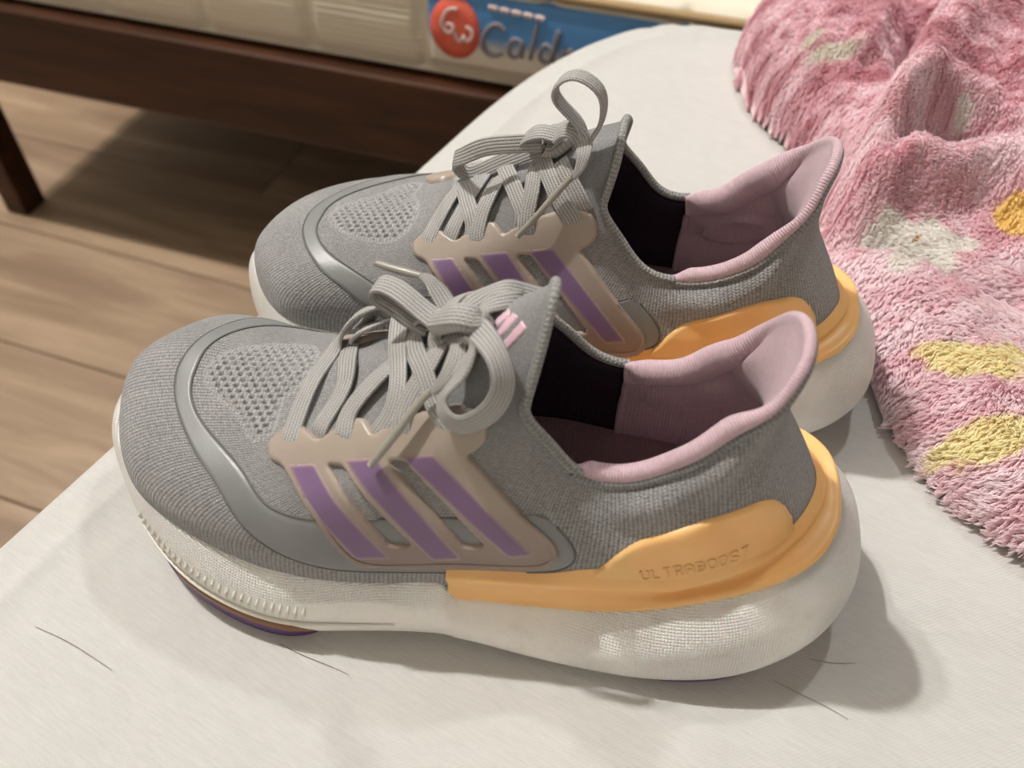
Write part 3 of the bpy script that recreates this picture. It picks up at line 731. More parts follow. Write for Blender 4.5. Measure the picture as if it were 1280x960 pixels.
    A2 = np.stack([loop_at(o0 - .012, zb - .0004), loop_at(o0 - .001, zb - .0012), loop_at(o0, zb - .0002), loop_at(o0 + .0002 * up_, zb + .0044 * up_ + .0008), loop_at(o0 - .0012, zb + .0056 * up_ + .0010), loop_at(o0 - .004, zb + .0059 * up_ + .001)], 1)
    A2[..., 2] = np.maximum(A2[..., 2], .0002)
    Fo = grid_faces(ns, 6, True, False)
    osole = add('outsole', A2.reshape(-1, 3), Fo[:, ::-1] if sflip else Fo, M['purple'])
    lo = [i for i in range(ns) if .030 < B[i, 0] < .098 and B[i, 1] < 0]
    if lo:
        z0 = zb + .0050; z1 = zb + .0096
        A3 = np.stack([loop_at(-.0005 + 0 * zb, z0), loop_at(.0011 + 0 * zb, z0 + .0006), loop_at(.0011 + 0 * zb, z1 - .0008), loop_at(-.0005 + 0 * zb, z1)], 1)[lo]
        tp = np.minimum(1, np.minimum(np.arange(len(lo)), np.arange(len(lo))[::-1]) / 6)
        A3 = A3 * tp[:, None, None] + A3[:, :1] * (1 - tp[:, None, None])
        Fw = grid_faces(len(lo), 4); add('outsole_wall', A3.reshape(-1, 3), Fw[:, ::-1] if sflip else Fw, M['brown'], parent=osole)

    # --- orange heel clip: ledge on the foam and a cup on either side of the heel
    sel = [i for i in range(ns) if Tp[i, 0] > .1425]
    # contiguous from outer to inner side round the heel
    inner = []
    for i in sel:
        p = Tp[i]; loc, no, _, _ = bvh.find_nearest(Vector((p[0] - outw[i][0] * .004, p[1] - outw[i][1] * .004, max(.0355, p[2] + .0005)))); inner.append(np.array(loc))
    inner = np.array(inner)
    Ts = Tp[sel]; ow = outw[sel]
    ends = np.minimum(1, np.minimum(np.arange(len(sel)), np.arange(len(sel))[::-1]) / 4)[:, None]
    inner[:, 2] = np.maximum(inner[:, 2], .0325)
    up = np.array([0, 0, 1.0])
    R0 = Ts - ow * .0035 - up * .003
    R1 = Ts - ow * .0001 + up * .0002
    R2 = Ts - ow * .0008 + up * (.0016 * ends)
    R3 = Ts * .60 + inner * .40 + up * (.0016 * ends)
    R4 = Ts * .28 + inner * .72 + up * .0022
    rise = (1 - smooth(.238, .254, Ts[:, :1])) * smooth(.172, .192, Ts[:, :1])
    def lean(z_add, d_):      # follow the leaning wall of the upper
        Q_ = inner + up * z_add
        for i_, p_ in enumerate(Q_):
            loc, no, _, _ = bvh.find_nearest(Vector(p_)); Q_[i_] = np.array(loc) + ow[i_] * d_
        return Q_
    R5 = lean(.0040 + 0 * rise, .0032)
    R6 = lean(.0062 + .0020 * rise, .0020)
    R7 = lean(.0080 + .0045 * rise, .0002)
    for Rk, gap in ((R0, .0004), (R1, .0012), (R2, .0016), (R3, .0018), (R4, .0018)):      # the ledge lies over the knit, never inside it
        for i_ in range(len(Rk)):
            loc, no, _, _ = bvh.find_nearest(Vector(Rk[i_])); no = np.array(no); no *= np.sign(no @ ow[i_]) or 1.0
            d_ = (Rk[i_] - np.array(loc)) @ no
            if d_ < gap and loc[2] > .029: Rk[i_] = Rk[i_] + no * (gap - d_)
    A4 = np.stack([R0, R1, R2, R3, R4, R5, R6, R7], 1)
    fs = cspline(A4.transpose(1, 0, 2).reshape(8, -1)); A4 = fs(np.linspace(0, 1, 26)).reshape(26, len(sel), 3).transpose(1, 0, 2)
    Fc = grid_faces(len(sel), 26)
    clip_ = add('heel_clip', A4.reshape(-1, 3), Fc[:, ::-1] if sflip else Fc, M['clip'])
    for s_, pj in ((1, LS), (-1, RS)):
        V, Fh, v2, D = patch(pj, resample(np.c_[np.array(HEELCUP), np.zeros(len(HEELCUP))], 110, True)[:, :2], [], .0015, .0018, .0009)
        cup = add('heel_cup', V, Fh, M['clip'], parent=clip_, uv=v2)
        if s_ == 1 and writing:
            cbv = BVHTree.FromPolygons([tuple(v) for v in V], Fh)
            emboss(writing, cbv, clip_, mir)

    # --- collar: folded knit edge in front, padded pink lining behind, dark lining in the toe half
    C = G[:, -1]; Nc = N[:, -1]
    fr = [i for i in range(-NS // 2, NS // 2) if C[i % NS, 0] < (.1845 if C[i % NS, 1] < 0 and not mir else .1962)]
    Pc = np.array([C[i % NS] for i in fr])
    V, Ft, Ut = tube(Pc[::3], .0017, 10, 220); add('collar_edge', V, Ft, M['knit_tongue'], uv=Ut)
    bk = [i for i in range(NS) if C[i, 0] > (.1815 if C[i, 1] < 0 and not mir else .1935)]
    up3 = np.array([0, 0, 1.0])
    n_in = 84; rows = []
    Cb = C[bk]; Gb = G[bk]; Nb = N[bk]
    tang = np.gradient(Cb, axis=0); tang /= np.linalg.norm(tang, axis=1, keepdims=True)
    inw = -Nb[:, -3] * np.array([1, 1, .25]); inw /= np.linalg.norm(inw, axis=1, keepdims=True)
    upv = np.cross(tang, inw); upv *= np.sign(upv[:, 2:] + 1e-9); upv /= np.linalg.norm(upv, axis=1, keepdims=True)
    en = smooth(0, 9, np.minimum(np.arange(len(bk)), np.arange(len(bk))[::-1]))[:, None]
    rr = (.0033 - .0018 * smooth(.226, .238, Cb[:, :1])) * (.35 + .65 * en)
    rows = [Cb - inw * .0004 - upv * .0022, Cb - inw * .0012 + upv * rr * .1, Cb - inw * .0004 + upv * rr * .75, Cb + inw * rr * .75 + upv * rr * 1.15, Cb + inw * rr * 1.75 + upv * rr * .55, Cb + inw * rr * 2.0 - upv * rr * .6]
    for _ in range(25):
        upv[1:-1] = (upv[:-2] + upv[1:-1] + upv[2:]) / 3; inw[1:-1] = (inw[:-2] + inw[1:-1] + inw[2:]) / 3
    rows = [Cb - inw * .0002 - upv * .0012, Cb - inw * .0008 + upv * rr * .25, Cb - inw * .0002 + upv * rr * .85, Cb + inw * rr * .75 + upv * rr * 1.2, Cb + inw * rr * 1.75 + upv * rr * .55, Cb + inw * rr * 2.0 - upv * rr * .6]
    ts = [.90, .80, .68, .55, .42, .28, .06]
    for t in ts:
        j = int(t * (NTT - 1)); off = np.interp(t, [.14, .5, .8, .9], [.0030, .0036, .0050, .0066]) * (1 - smooth(.226, .237, Cb[:, :1])) + smooth(.226, .237, Cb[:, :1]) * np.interp(t, [.06, .42, .55, .68, .8, .9], [.003, .0058, .0070, .0076, .0070, .0048])
        rows.append(Gb[:, j] - Nb[:, j] * off)
    rows.append(rows[-1] - np.array([0, 0, .012]))
    A5 = np.stack(rows, 1); fs = cspline(A5.transpose(1, 0, 2).reshape(len(rows), -1)); m5 = 90
    A5 = fs(np.linspace(0, 1, m5)).reshape(m5, len(bk), 3).transpose(1, 0, 2)
    # oval heel pads, raised on the inside of either flank
    d_in = grid_normals(A5, False)
    for s_ in (-1, 1):
        e = np.sqrt(((A5[..., 0] - .2180) / .0160) ** 2 + ((A5[..., 2] - .0600 - (A5[..., 0] - .2180) * .35) / .0100) ** 2) + 9 * (np.sign(A5[..., 1]) != s_) + 9 * (np.arange(m5)[None] < m5 * .40)
        sgn = np.sign((d_in * (np.array([.21, 0, .07]) - A5)).sum(-1, keepdims=True))
        A5 = A5 + d_in * sgn * (.0022 * (1 - smooth(.82, 1.08, e)))[..., None]
    u5 = np.concatenate([[0], np.cumsum(np.linalg.norm(np.diff(Cb, axis=0), axis=1))]); v5 = np.linspace(0, .085, m5)
    UV5 = np.stack(np.broadcast_arrays(u5[:, None], v5[None]), -1).reshape(-1, 2)
    F5 = grid_faces(len(bk), m5)
    V, Ft, Ut = tube((Cb + Nb[:, -1] * .0004 - upv * .0016)[::3], .0013, 8, 200); add('collar_edge', V, Ft, M['knit'], uv=Ut)
    add('collar_lining', A5.reshape(-1, 3), F5, M['pink'], uv=UV5)
    # front edge of the lining, a thin seam running down inside
    for e in (0, -1):
        P = A5[e, int(m5 * .40):]; V, Ft, Ut = tube(P[::4], .0012, 8, 60); add('lining_seam', V, Ft, M['pink'], uv=Ut)
    fr2 = [i % NS for i in range(-NS // 2, NS // 2) if C[i % NS, 0] < (.190 if C[i % NS, 1] < 0 and not mir else .200)]
    js = [int(t * (NTT - 1)) for t in np.linspace(1, .04, 26)]
    A6 = np.stack([G[fr2][:, j] - N[fr2][:, j] * (.0006 if n_ == 0 else .0018) for n_, j in enumerate(js)], 1)
    A6 = np.concatenate([A6, A6[:, -1:] - np.array([0, 0, .010])], 1)
    u6 = np.concatenate([[0], np.cumsum(np.linalg.norm(np.diff(A6[:, 0], axis=0), axis=1))])
    UV6 = np.stack(np.broadcast_arrays(u6[:, None], np.linspace(0, .08, 27)[None]), -1).reshape(-1, 2)
    add('toe_lining', A6.reshape(-1, 3), grid_faces(len(fr2), 27), M['dark'], uv=UV6)
    # insole
    Lp = G[::4, 2] - N[::4, 2] * .0006; Lp[:, 2] = np.clip(Lp[:, 2], .0335, .040) - .0085
    n6 = len(Lp); cent = np.stack([np.clip(Lp[:, 0], .03, .24), Lp[:, 1] * .15, Lp[:, 2] - .0012], 1)
    A7 = np.stack([Lp * (1 - t) + cent * t for t in (0, .05, .15, .4, .7, 1)], 1); A7[:, 0, 2] -= .002
    add('insole', A7.reshape(-1, 3), grid_faces(n6, 6, True, False), M['insole'], uv=A7.reshape(-1, 3)[:, :2])

    # --- laces
    view = np.array([-.25, -.68, .69])
    for md, P in laces:
        P = np.array(P) * (flip if mir else 1)   # baked in the true frame of this shoe; builder works unmirrored
        P0 = np.array(P)
        W_, T_ = .0072, .0017; tp = None
        fl_ = lambda v: np.array(v, float) * (flip if mir else 1)
        if md == 's':
            wm = 's'; nn_ = nrm(P0)      # the ends pass down through the eyelets
            for e_, (a_, b_) in ((0, (0, 1)), (1, (-1, -2))):
                loc, _, _, _ = bvh.find_nearest(Vector(P0[a_]))
                if (Vector(P0[a_]) - loc).length < .0022:
                    t_ = P0[a_] - P0[b_]; t_ /= np.linalg.norm(t_); q_ = P0[a_] + t_ * .0016 - nn_[a_] * .0042
                    P0 = np.concatenate([[q_], P0]) if e_ == 0 else np.concatenate([P0, [q_]])
        elif md == 'v': wm = fl_((.15, 1, .12)); W_ = .0062
        elif md == 'l': wm = fl_((.30, 1, .18)); W_ = .0078
        elif md == 'z': wm = fl_((.1, .45, .9)); W_ = .0072
        elif md == 'c': wm = 'c'; W_ = .0080
        elif md in ('e', 'e2'): wm = 's' if md == 'e' else fl_((.3, 1, .2)); W_ = .0068; tp = ([0, .6, 1], [1, .95, .35])
        elif md == 'k': wm = 's'; W_ = .0075; T_ = .0034
        elif md == 'k2': wm = 's'; W_ = .0085; T_ = .0062
        V, Ft, Ut = ribbon(P0, W_, T_, wm, nrm, fl_((-.1, -.70, .70)) if md == 'c' else None, taper=tp)
        add('lace_knot' if md in ('k', 'k2') else 'lace', V, Ft, M['lace'], uv=Ut)
    for P in aglets:
        P = np.array(P) * (flip if mir else 1)
        V, Ft, Ut = tube(P, [.0011, .0014, .0013, .0012], 10, 30); add('lace_tip', V, Ft, M['aglet'])
    return root

GLYPH = {  # stroke letters on a 2 x 3 grid
 'U': [[(0,3),(0,.5),(.5,0),(1.5,0),(2,.5),(2,3)]], 'L': [[(0,3),(0,0),(1.8,0)]], 'T': [[(0,3),(2,3)],[(1,3),(1,0)]],
 'R': [[(0,0),(0,3),(1.5,3),(2,2.6),(2,1.8),(1.5,1.4),(0,1.4)],[(1,1.4),(2,0)]], 'A': [[(0,0),(0,2.3),(.7,3),(1.3,3),(2,2.3),(2,0)],[(0,1.2),(2,1.2)]],
 'B': [[(0,0),(0,3),(1.5,3),(1.9,2.6),(1.9,2),(1.5,1.6),(0,1.6)],[(1.5,1.6),(2,1.2),(2,.4),(1.6,0),(0,0)]],
 'O': [[(.5,0),(1.5,0),(2,.5),(2,2.5),(1.5,3),(.5,3),(0,2.5),(0,.5),(.5,0)]],
 'S': [[(2,2.5),(1.6,3),(.4,3),(0,2.6),(0,2),(.4,1.6),(1.6,1.4),(2,1),(2,.4),(1.6,0),(.4,0),(0,.5)]]}

def emboss(word, bvh, parent, mir):
    """raised lettering along the flank of the heel clip, built letter by letter"""
    p0 = np.array([.2075, .0455]); p1 = np.array([.2415, .0550]); d = (p1 - p0); Ln = np.linalg.norm(d); d /= Ln; n = np.array([-d[1], d[0]])
    pit = Ln / len(word); sx = pit * .62 / 2; sy = .0050 / 3
    pj = Projector(bvh, (0, 1, 0), (0, 0, 1))
    for i, ch in enumerate(word):
        VV, FF = [], []; k = 0
        for st in GLYPH[ch]:
            P2 = np.array([p0 + d * (i * pit + x * sx) + n * (y * sy) for x, y in st])
            seg = [P2[0]]
            for a, b in zip(P2[:-1], P2[1:]):
                for t in np.linspace(0, 1, 5)[1:]: seg.append(a + (b - a) * t)
            X, N = pj.hit(np.array(seg)); X = X + N * .0001
            V, F, _ = tube_raw(X, .00042, 6)
            VV.append(V); FF += [tuple(j + k for j in f) for f in F]; k += len(V)
        mk('letter', np.concatenate(VV), FF, M['clip'], parent, mir=mir)

def tube_raw(f, r, k):
    T = np.gradient(f, axis=0); T /= np.linalg.norm(T, axis=1, keepdims=True) + 1e-12
    A = np.cross(T, [.13, .9, .2]); A /= np.linalg.norm(A, axis=1, keepdims=True); B = np.cross(T, A)
    a = np.linspace(0, 2 * np.pi, k, endpoint=False)
    V = f[:, None] + (A[:, None] * np.cos(a)[None, :, None] + B[:, None] * np.sin(a)[None, :, None]) * r
    F = [tuple(int(x) for x in q) for q in grid_faces(len(f), k, False, True)]
    F += [tuple(range(k))[::-1], tuple((len(f) - 1) * k + i for i in range(k))]
    return V.reshape(-1, 3), F, None
# ---------------------------------------------------------------- the room: floor, the bed in front, the second bed
FLOOR_Z = -.45
def box_mesh(sx, sy, sz, bev, seg=2):
    bm = bmesh.new(); bmesh.ops.create_cube(bm, size=1)
    bmesh.ops.scale(bm, vec=(sx, sy, sz), verts=bm.verts)
    if bev: bmesh.ops.bevel(bm, geom=bm.edges[:], offset=bev, segments=seg, profile=.6, affect='EDGES')
    me = bpy.data.meshes.new('box'); bm.to_mesh(me); bm.free(); return me

def box(name, c, s, mat, parent=None, rz=0.0, bev=.002, me=None):
    me = me or box_mesh(*s, bev); me.name = name
    if not me.materials: me.materials.append(mat)
    o = bpy.data.objects.new(name, me); COL.objects.link(o); o.location = c; o.rotation_euler = (0, 0, rz)
    if parent: o.parent = parent
    return o

def room():
    fl = empty('floor', (-.614, .743, FLOOR_Z), math.radians(-20)); fl['kind'] = 'structure'
    W, Ln = .183, 1.22
    me = box_mesh(Ln - .0016, W - .0016, .012, .0012, 1)
    for j in range(-8, 9):
        sh = [.18, .62, 1.02, .40, .83][j % 5]
        for i in range(-2, 4):
            box('plank', (i * Ln - sh + .55, (j + .5) * W, -.006), None, M['plank'], fl, me=me)
    shell = lambda nm, c, sz, mt: box(nm, c, sz, mt, bev=0)
    for nm, c, sz in (('wall_left', (-2.05, .4, 1.25), (.1, 5.2, 3.42)), ('wall_right', (2.35, .4, 1.25), (.1, 5.2, 3.42)), ('wall_back', (.15, 2.95, 1.25), (4.3, .1, 3.42)), ('wall_front', (.15, -1.45, 1.25), (4.3, .1, 3.42)), ('ceiling', (.15, .4, 3.01), (4.5, 5.2, .1))):
        shell(nm, c, sz, M['pale_wall' if nm == 'wall_front' else 'wall'])['kind'] = 'structure'
    # subfloor seen only in the joints
    sub = box('screed', (.6, .1, -.020), (8, 5, .012), plain('dark_joint', srgb(60, 46, 36), .8), fl, bev=0)

def outline_mattress():
    e1 = np.array([.495, .869]); e2 = np.array([.956, -.292])
    L0 = np.array([-.021, .517]) - 1.05 * e1
    cor = [(-.207,.192),(-.129,.328),(-.074,.424),(-.021,.517),(.011,.563),(.045,.599),(.072,.619),(.097,.630),(.124,.633),(.161,.626)]
    fr = np.array([.161, .626]) + .80 * e2; nr = L0 + 1.02 * e2
    def arc(a, c, b, r):
        a, b, c = map(np.array, (a, b, c)); u = (a - c) / np.linalg.norm(a - c); w = (b - c) / np.linalg.norm(b - c)
        return [tuple((1 - t) ** 2 * (c + u * r) + 2 * t * (1 - t) * c + t * t * (c + w * r)) for t in np.linspace(0, 1, 7)]
    pts = arc(nr, L0, cor[0], .1) + cor + arc(cor[-1], fr, nr, .1) + arc(fr, nr, L0, .1)
    # even spacing
    P = densify(np.array(pts), .012)
    for _ in range(6): P = (np.roll(P, 1, 0) + 2 * P + np.roll(P, -1, 0)) / 4
    return P

def first_bed():
    P = outline_mattress(); n = len(P)
    t = np.roll(P, -1, 0) - np.roll(P, 1, 0); t /= np.linalg.norm(t, axis=1, keepdims=True)
    out = np.stack([t[:, 1], -t[:, 0]], 1)
    c = P.mean(0)
    if ((P - c) * out).sum() < 0: out = -out
    R = .017; prof = []
    for a in np.linspace(0, np.pi / 2, 9): prof.append((-R + R * np.sin(a), -R + R * np.cos(a)))
    prof += [(.001, -.03), (.002, -.06), (.001, -.095), (-.004, -.110), (-.014, -.122), (-.03, -.126)]
    rim = []
    s = np.arange(n) * .012
    ridge = .0011 * np.exp(-0)
    for off, z in prof:
        wob = .0010 * np.sin(s * 23) * (z < -.02) + .0014 * np.sin(s * 61 + 1) * (z < -.03)
        q = P + out * (off + wob)[:, None]; rim.append(np.c_[q, np.full(n, z)])
    inner = []
    Q = P + out * (-.045)
    for f_ in (.15, .4, .65, .85, .95): inner.append(np.c_[c + (Q - c) * f_, np.full(n, 0.0)])
    for off, z in [(-.045, 0), (-.034, -.0002), (-.0305, .0009), (-.0285, .0013), (-.0265, .0009), (-.0235, -.0003)]: inner.append(np.c_[P + out * off, np.full(n, z)])
    A = np.stack([np.c_[c + (Q - c) * .001, np.full(n, 0.0)]] + inner + rim + [np.c_[c + (Q - c) * .001, np.full(n, -.126)]], 1)
    # gathers where the elastic pulls the sheet at the far corner
    d = np.linalg.norm(A[:, :, :2] - np.array([.115, .625]), axis=2)
    A[..., 2] += .0020 * np.exp(-(d / .035) ** 2) * np.abs(np.sin(A[..., 0] * 260 + A[..., 1] * 90)) * (A[..., 2] > -.02)
    F = grid_faces(n, A.shape[1], True, False)
    q = A[0, 5]; fl = np.cross(A[1, 5] - q, A[0, 6] - q)[2] < 0
    bed = empty('bed', (.1, .1, FLOOR_Z)); tag(bed, 'near bed covered with a plain white fitted sheet that carries both shoes', 'bed')
    o = mk('fitted_sheet', A.reshape(-1, 3) - np.array([.1, .1, FLOOR_Z]), F[:, ::-1] if fl else F, M['sheet'], bed)
    e = math.radians(60.3); e1 = np.array([math.cos(e), math.sin(e)]); e2 = np.array([.956, -.292])
    cc = np.array([.16, .03])
    def bb(nm, u, v, z0, z1, su, sv, rz):
        q = cc + u * e1 + v * e2
        return box(nm, (q[0] - .1, q[1] - .1, (z0 + z1) / 2 - FLOOR_Z), (su, sv, z1 - z0), M['walnut'], bed, rz)
    bb('slat_deck', 0, 0, -.146, -.1262, .93, .74, e)
    for s_ in (-1, 1):
        bb('side_rail', 0, s_ * .365, -.25, -.1465, .96, .03, e)
        bb('end_rail', s_ * .46, 0, -.25, -.1465, .03, .69, e)
        for r_ in (-1, 1): bb('leg', s_ * .44, r_ * .345, FLOOR_Z, -.2505, .045, .045, e)

def second_bed():
    rz = math.radians(-18.5); ox = np.array([-.669, .98]); dr = np.array([math.cos(rz), math.sin(rz)]); nn = np.array([-dr[1], dr[0]])
    fr = empty('bedstead', (ox[0], ox[1], FLOOR_Z), rz); tag(fr, 'dark brown wooden bedstead across the gap, seen from rail to square leg', 'bedstead')
    H = -FLOOR_Z
    box('side_rail', (.775, .016, H - .189), (1.65, .032, .094), M['walnut'], fr, bev=.004)
    box('side_rail', (.775, .884, H - .189), (1.65, .032, .094), M['walnut'], fr, bev=.004)
    box('end_rail', (-.033, .45, H - .189), (.030, .834, .094), M['walnut'], fr, bev=.004)
    box('end_rail', (1.584, .45, H - .189), (.030, .834, .094), M['walnut'], fr, bev=.004)
    box('slat_deck', (.775, .45, H - .152), (1.6, .826, .016), M['walnut'], fr)
    hl = H - .2365
    for x, y in ((-.0165, .021), (1.56, .021), (-.0165, .879), (1.56, .879)):
        box('leg', (x, y, hl / 2), (.033, .04, hl), M['walnut'], fr, bev=.003)
    # mattress: quilted wall with stitched grooves, piping, woven label
    mt = empty('mattress', (ox[0] + nn[0] * .015, ox[1] + nn[1] * .015, -.140), rz); tag(mt, 'cream quilted mattress with a blue label, lying on the dark wooden bed frame', 'mattress')
    X0, X1, D = -.02, 1.54, .85; zt = .098
    xs = np.linspace(X0, X1, 500)
    seam = np.abs((xs - .000) % .122 - .061); seam = .061 - seam      # distance to the nearest stitched line
    g = .0075 * np.exp(-(seam / .006) ** 2)
    prof = [(.035, .0), (.012, .0015), (.003, .010), (.0, .025), (-.001, .05), (.001, .072), (.004, .086), (.007, .091), (.010, zt), (.03, zt + .004), (.10, zt + .006), (.4, zt + .008), (.75, zt + .006), (D - .01, zt), (D, .05), (D - .03, 0)]
    A = []
    for k, (y, z) in enumerate(prof):
        f = 1.0 if 1 < k < 8 else 0.0
        sl = (z - .03) * .35 * 0
        A.append(np.stack([xs + sl, y + g * f + 0 * xs, z + 0 * xs], 1))
    A = np.stack(A, 1)
    mk('ticking', A.reshape(-1, 3), grid_faces(500, len(prof)), M['tick'], mt)
    for e in (X0, X1):
        ring = np.array([(e, y, z) for y, z in prof]); mk('end_panel', ring, [tuple(range(len(prof)))], M['tick'], mt, smooth=False)
    V, F, U = tube(np.array([(x, .004, .0955) for x in np.linspace(X0, X1, 20)]), .0045, 8, 200); mk('piping', V, F, M['piping'], mt)
    V, F, U = tube(np.array([(x, .010, .004) for x in np.linspace(X0, X1, 20)]), .0035, 8, 200); mk('piping', V, F, M['tick'], mt)
    # label, printed: a plate on the wall with the red disc and the lettering on it
    z0, z1 = .018, .0865
    lx0, lx1 = .619, .886
    yy = lambda z: float(np.interp(z, [.0015, .010, .025, .05, .072, .086, .091], [.012, .003, 0, -.001, .001, .004, .007])) - .0016
    gx = np.linspace(lx0, lx1, 60); gz = np.linspace(z0, z1, 16)
    A = np.array([[(x, yy(z), z - .052) for z in gz] for x in gx])
    B = A + np.array([0, .006, 0])
    V = np.concatenate([A.reshape(-1, 3), B.reshape(-1, 3)]); n = len(gx) * len(gz); m = len(gz)
    F = [tuple(q) for q in grid_faces(60, 16)]; F += [tuple(int(i) + n for i in q[::-1]) for q in F]
    edge = [i * m for i in range(60)] + [59 * m + j for j in range(1, m)] + [i * m + m - 1 for i in range(58, -1, -1)] + [j for j in range(m - 2, 0, -1)]
    F += [(edge[i], edge[i - 1], edge[i - 1] + n, edge[i] + n) for i in range(len(edge))]
    lab = mk('label', V, F, M['label'], mt); lab.location = (0, 0, .052)
    def on(P, dy): return np.array([(x, yy(z) - dy, z - .052) for x, z in P])
    a = np.linspace(0, 2 * np.pi, 32, endpoint=False)
    ring = [(.645 + .0245 * math.cos(t), .0545 + .0285 * math.sin(t)) for t in a]
    V = np.concatenate([on([(.645, .0545)], .0012), on([(.645 + .6 * (x - .645), .0545 + .6 * (z - .0545)) for x, z in ring], .0012), on(ring, .0012), on(ring, -.0008)])
    F = [(0, 1 + (i + 1) % 32, 1 + i) for i in range(32)] + [(1 + i, 1 + (i + 1) % 32, 33 + (i + 1) % 32, 33 + i) for i in range(32)] + [(33 + i, 33 + (i + 1) % 32, 65 + (i + 1) % 32, 65 + i) for i in range(32)]
    mk('red_disc', V, F, M['red'], lab)
    def stroke(nm, P, r, mat, dy=.0016, n=26):
        P = resample(np.array([(x, z, 0) for x, z in P]), n)[:, :2]
        T = np.gradient(P, axis=0); T /= np.linalg.norm(T, axis=1, keepdims=True); Nn = np.stack([-T[:, 1], T[:, 0]], 1)
        V = np.concatenate([on(P + Nn * r, dy), on(P - Nn * r, dy), on(P + Nn * r, -.0006), on(P - Nn * r, -.0006)])
        F = []
        for i in range(n - 1): F += [(i, i + 1, n + i + 1, n + i), (2 * n + i, 2 * n + i + 1, i + 1, i), (n + i, n + i + 1, 3 * n + i + 1, 3 * n + i)]
        mk(nm, V, F, mat, lab)
    # white script initials in the disc
    stroke('script', [(.648, .073), (.640, .072), (.634, .064), (.633, .056), (.638, .051), (.643, .053), (.643, .058), (.637, .058)], .0014, M['pale_ink'], .002)
    stroke('script', [(.646, .052), (.647, .046), (.651, .044), (.654, .050), (.656, .045), (.660, .047), (.662, .056), (.656, .058)], .0014, M['pale_ink'], .002)
    # the grey word on the label
    bz = .036; S = lambda x, z: (x + z * .12, bz + z)
    stroke('letter', [S(.690, .024), S(.684, .0285), S(.676, .025), S(.671, .013), S(.674, .003), S(.683, .0), S(.691, .004)], .0023, M['ink'])
    stroke('letter', [S(.708, .016), S(.701, .018), S(.697, .011), S(.699, .002), S(.704, .001), S(.708, .008), S(.709, .017), S(.710, .001)], .0018, M['ink'])
    stroke('letter', [S(.720, .034), S(.719, .018), S(.718, .001)], .0019, M['ink'])
    stroke('letter', [S(.737, .014), S(.731, .018), S(.727, .011), S(.729, .002), S(.734, .001), S(.738, .010), S(.741, .034), S(.739, .001)], .0018, M['ink'])
    stroke('letter', [S(.749, .017), S(.749, .008), S(.748, .001), S(.750, .011), S(.757, .017)], .0018, M['ink'])
    for i in range(5): stroke('small_print', [(.678 + i * .011, .0785 - i * .0006), (.684 + i * .011, .0788 - i * .0006), (.686 + i * .011, .0778 - i * .0006)], .0022, M['pale_ink'], .002, 8)

room(); first_bed(); second_bed()
# ---------------------------------------------------------------- plush blanket: a crumpled ground with short pile
EDGE = [(.60,-.20),(.42,-.03),(.34,.035),(.262,.110),(.205,.172),(.178,.205),(.168,.232),(.165,.258),(.166,.285),(.163,.315),(.163,.35),(.171,.40),(.174,.432),(.169,.452),(.157,.481),(.149,.52),(.151,.556),(.163,.588),(.186,.610),(.23,.607),(.30,.585),(.45,.54),(.62,.49),(.70,.30)]

def fbm(x, y, seed, octs=4):
    r = np.random.default_rng(seed); out = np.zeros_like(x); amp = 1.0; tot = 0; fr = 1.0
    for _ in range(octs):
        for k in range(5):
            a = r.uniform(0, 2 * np.pi); ph = r.uniform(0, 2 * np.pi); f = fr * r.uniform(.7, 1.4)
            out += amp / 5 * np.sin(f * (np.cos(a) * x + np.sin(a) * y) + ph + 1.3 * np.sin(f * .7 * (np.sin(a) * x - np.cos(a) * y) + ph * 2))
        tot += amp * .45; amp *= .55; fr *= 2.1
    return out / tot

RIDGES = [  # centre line, height, half width on the left of travel, on the right
 ([(.150,.352),(.166,.374),(.180,.392),(.193,.408),(.204,.428),(.214,.446),(.232,.470),(.262,.505),(.30,.55)], .028, .008, .024),
 ([(.150,.352),(.172,.376),(.195,.402),(.212,.410),(.228,.410),(.244,.400),(.262,.385),(.30,.37)], .024, .008, .011),
 ([(.172,.357),(.192,.372),(.212,.368),(.232,.374),(.246,.368),(.252,.350)], .024, .012, .009),
 ([(.186,.395),(.204,.430),(.226,.475),(.246,.515)], -.020, .007, .006),
 ([(.178,.365),(.196,.384),(.214,.392),(.236,.392)], -.020, .008, .007),
 ([(.150,.347),(.176,.347),(.194,.332),(.212,.312),(.24,.29)], -.012, .007, .005),
 ([(.196,.470),(.212,.500),(.230,.535)], .012, .009, .008),
 ([(.155,.470),(.172,.486),(.190,.496)], .006, .007, .010)]

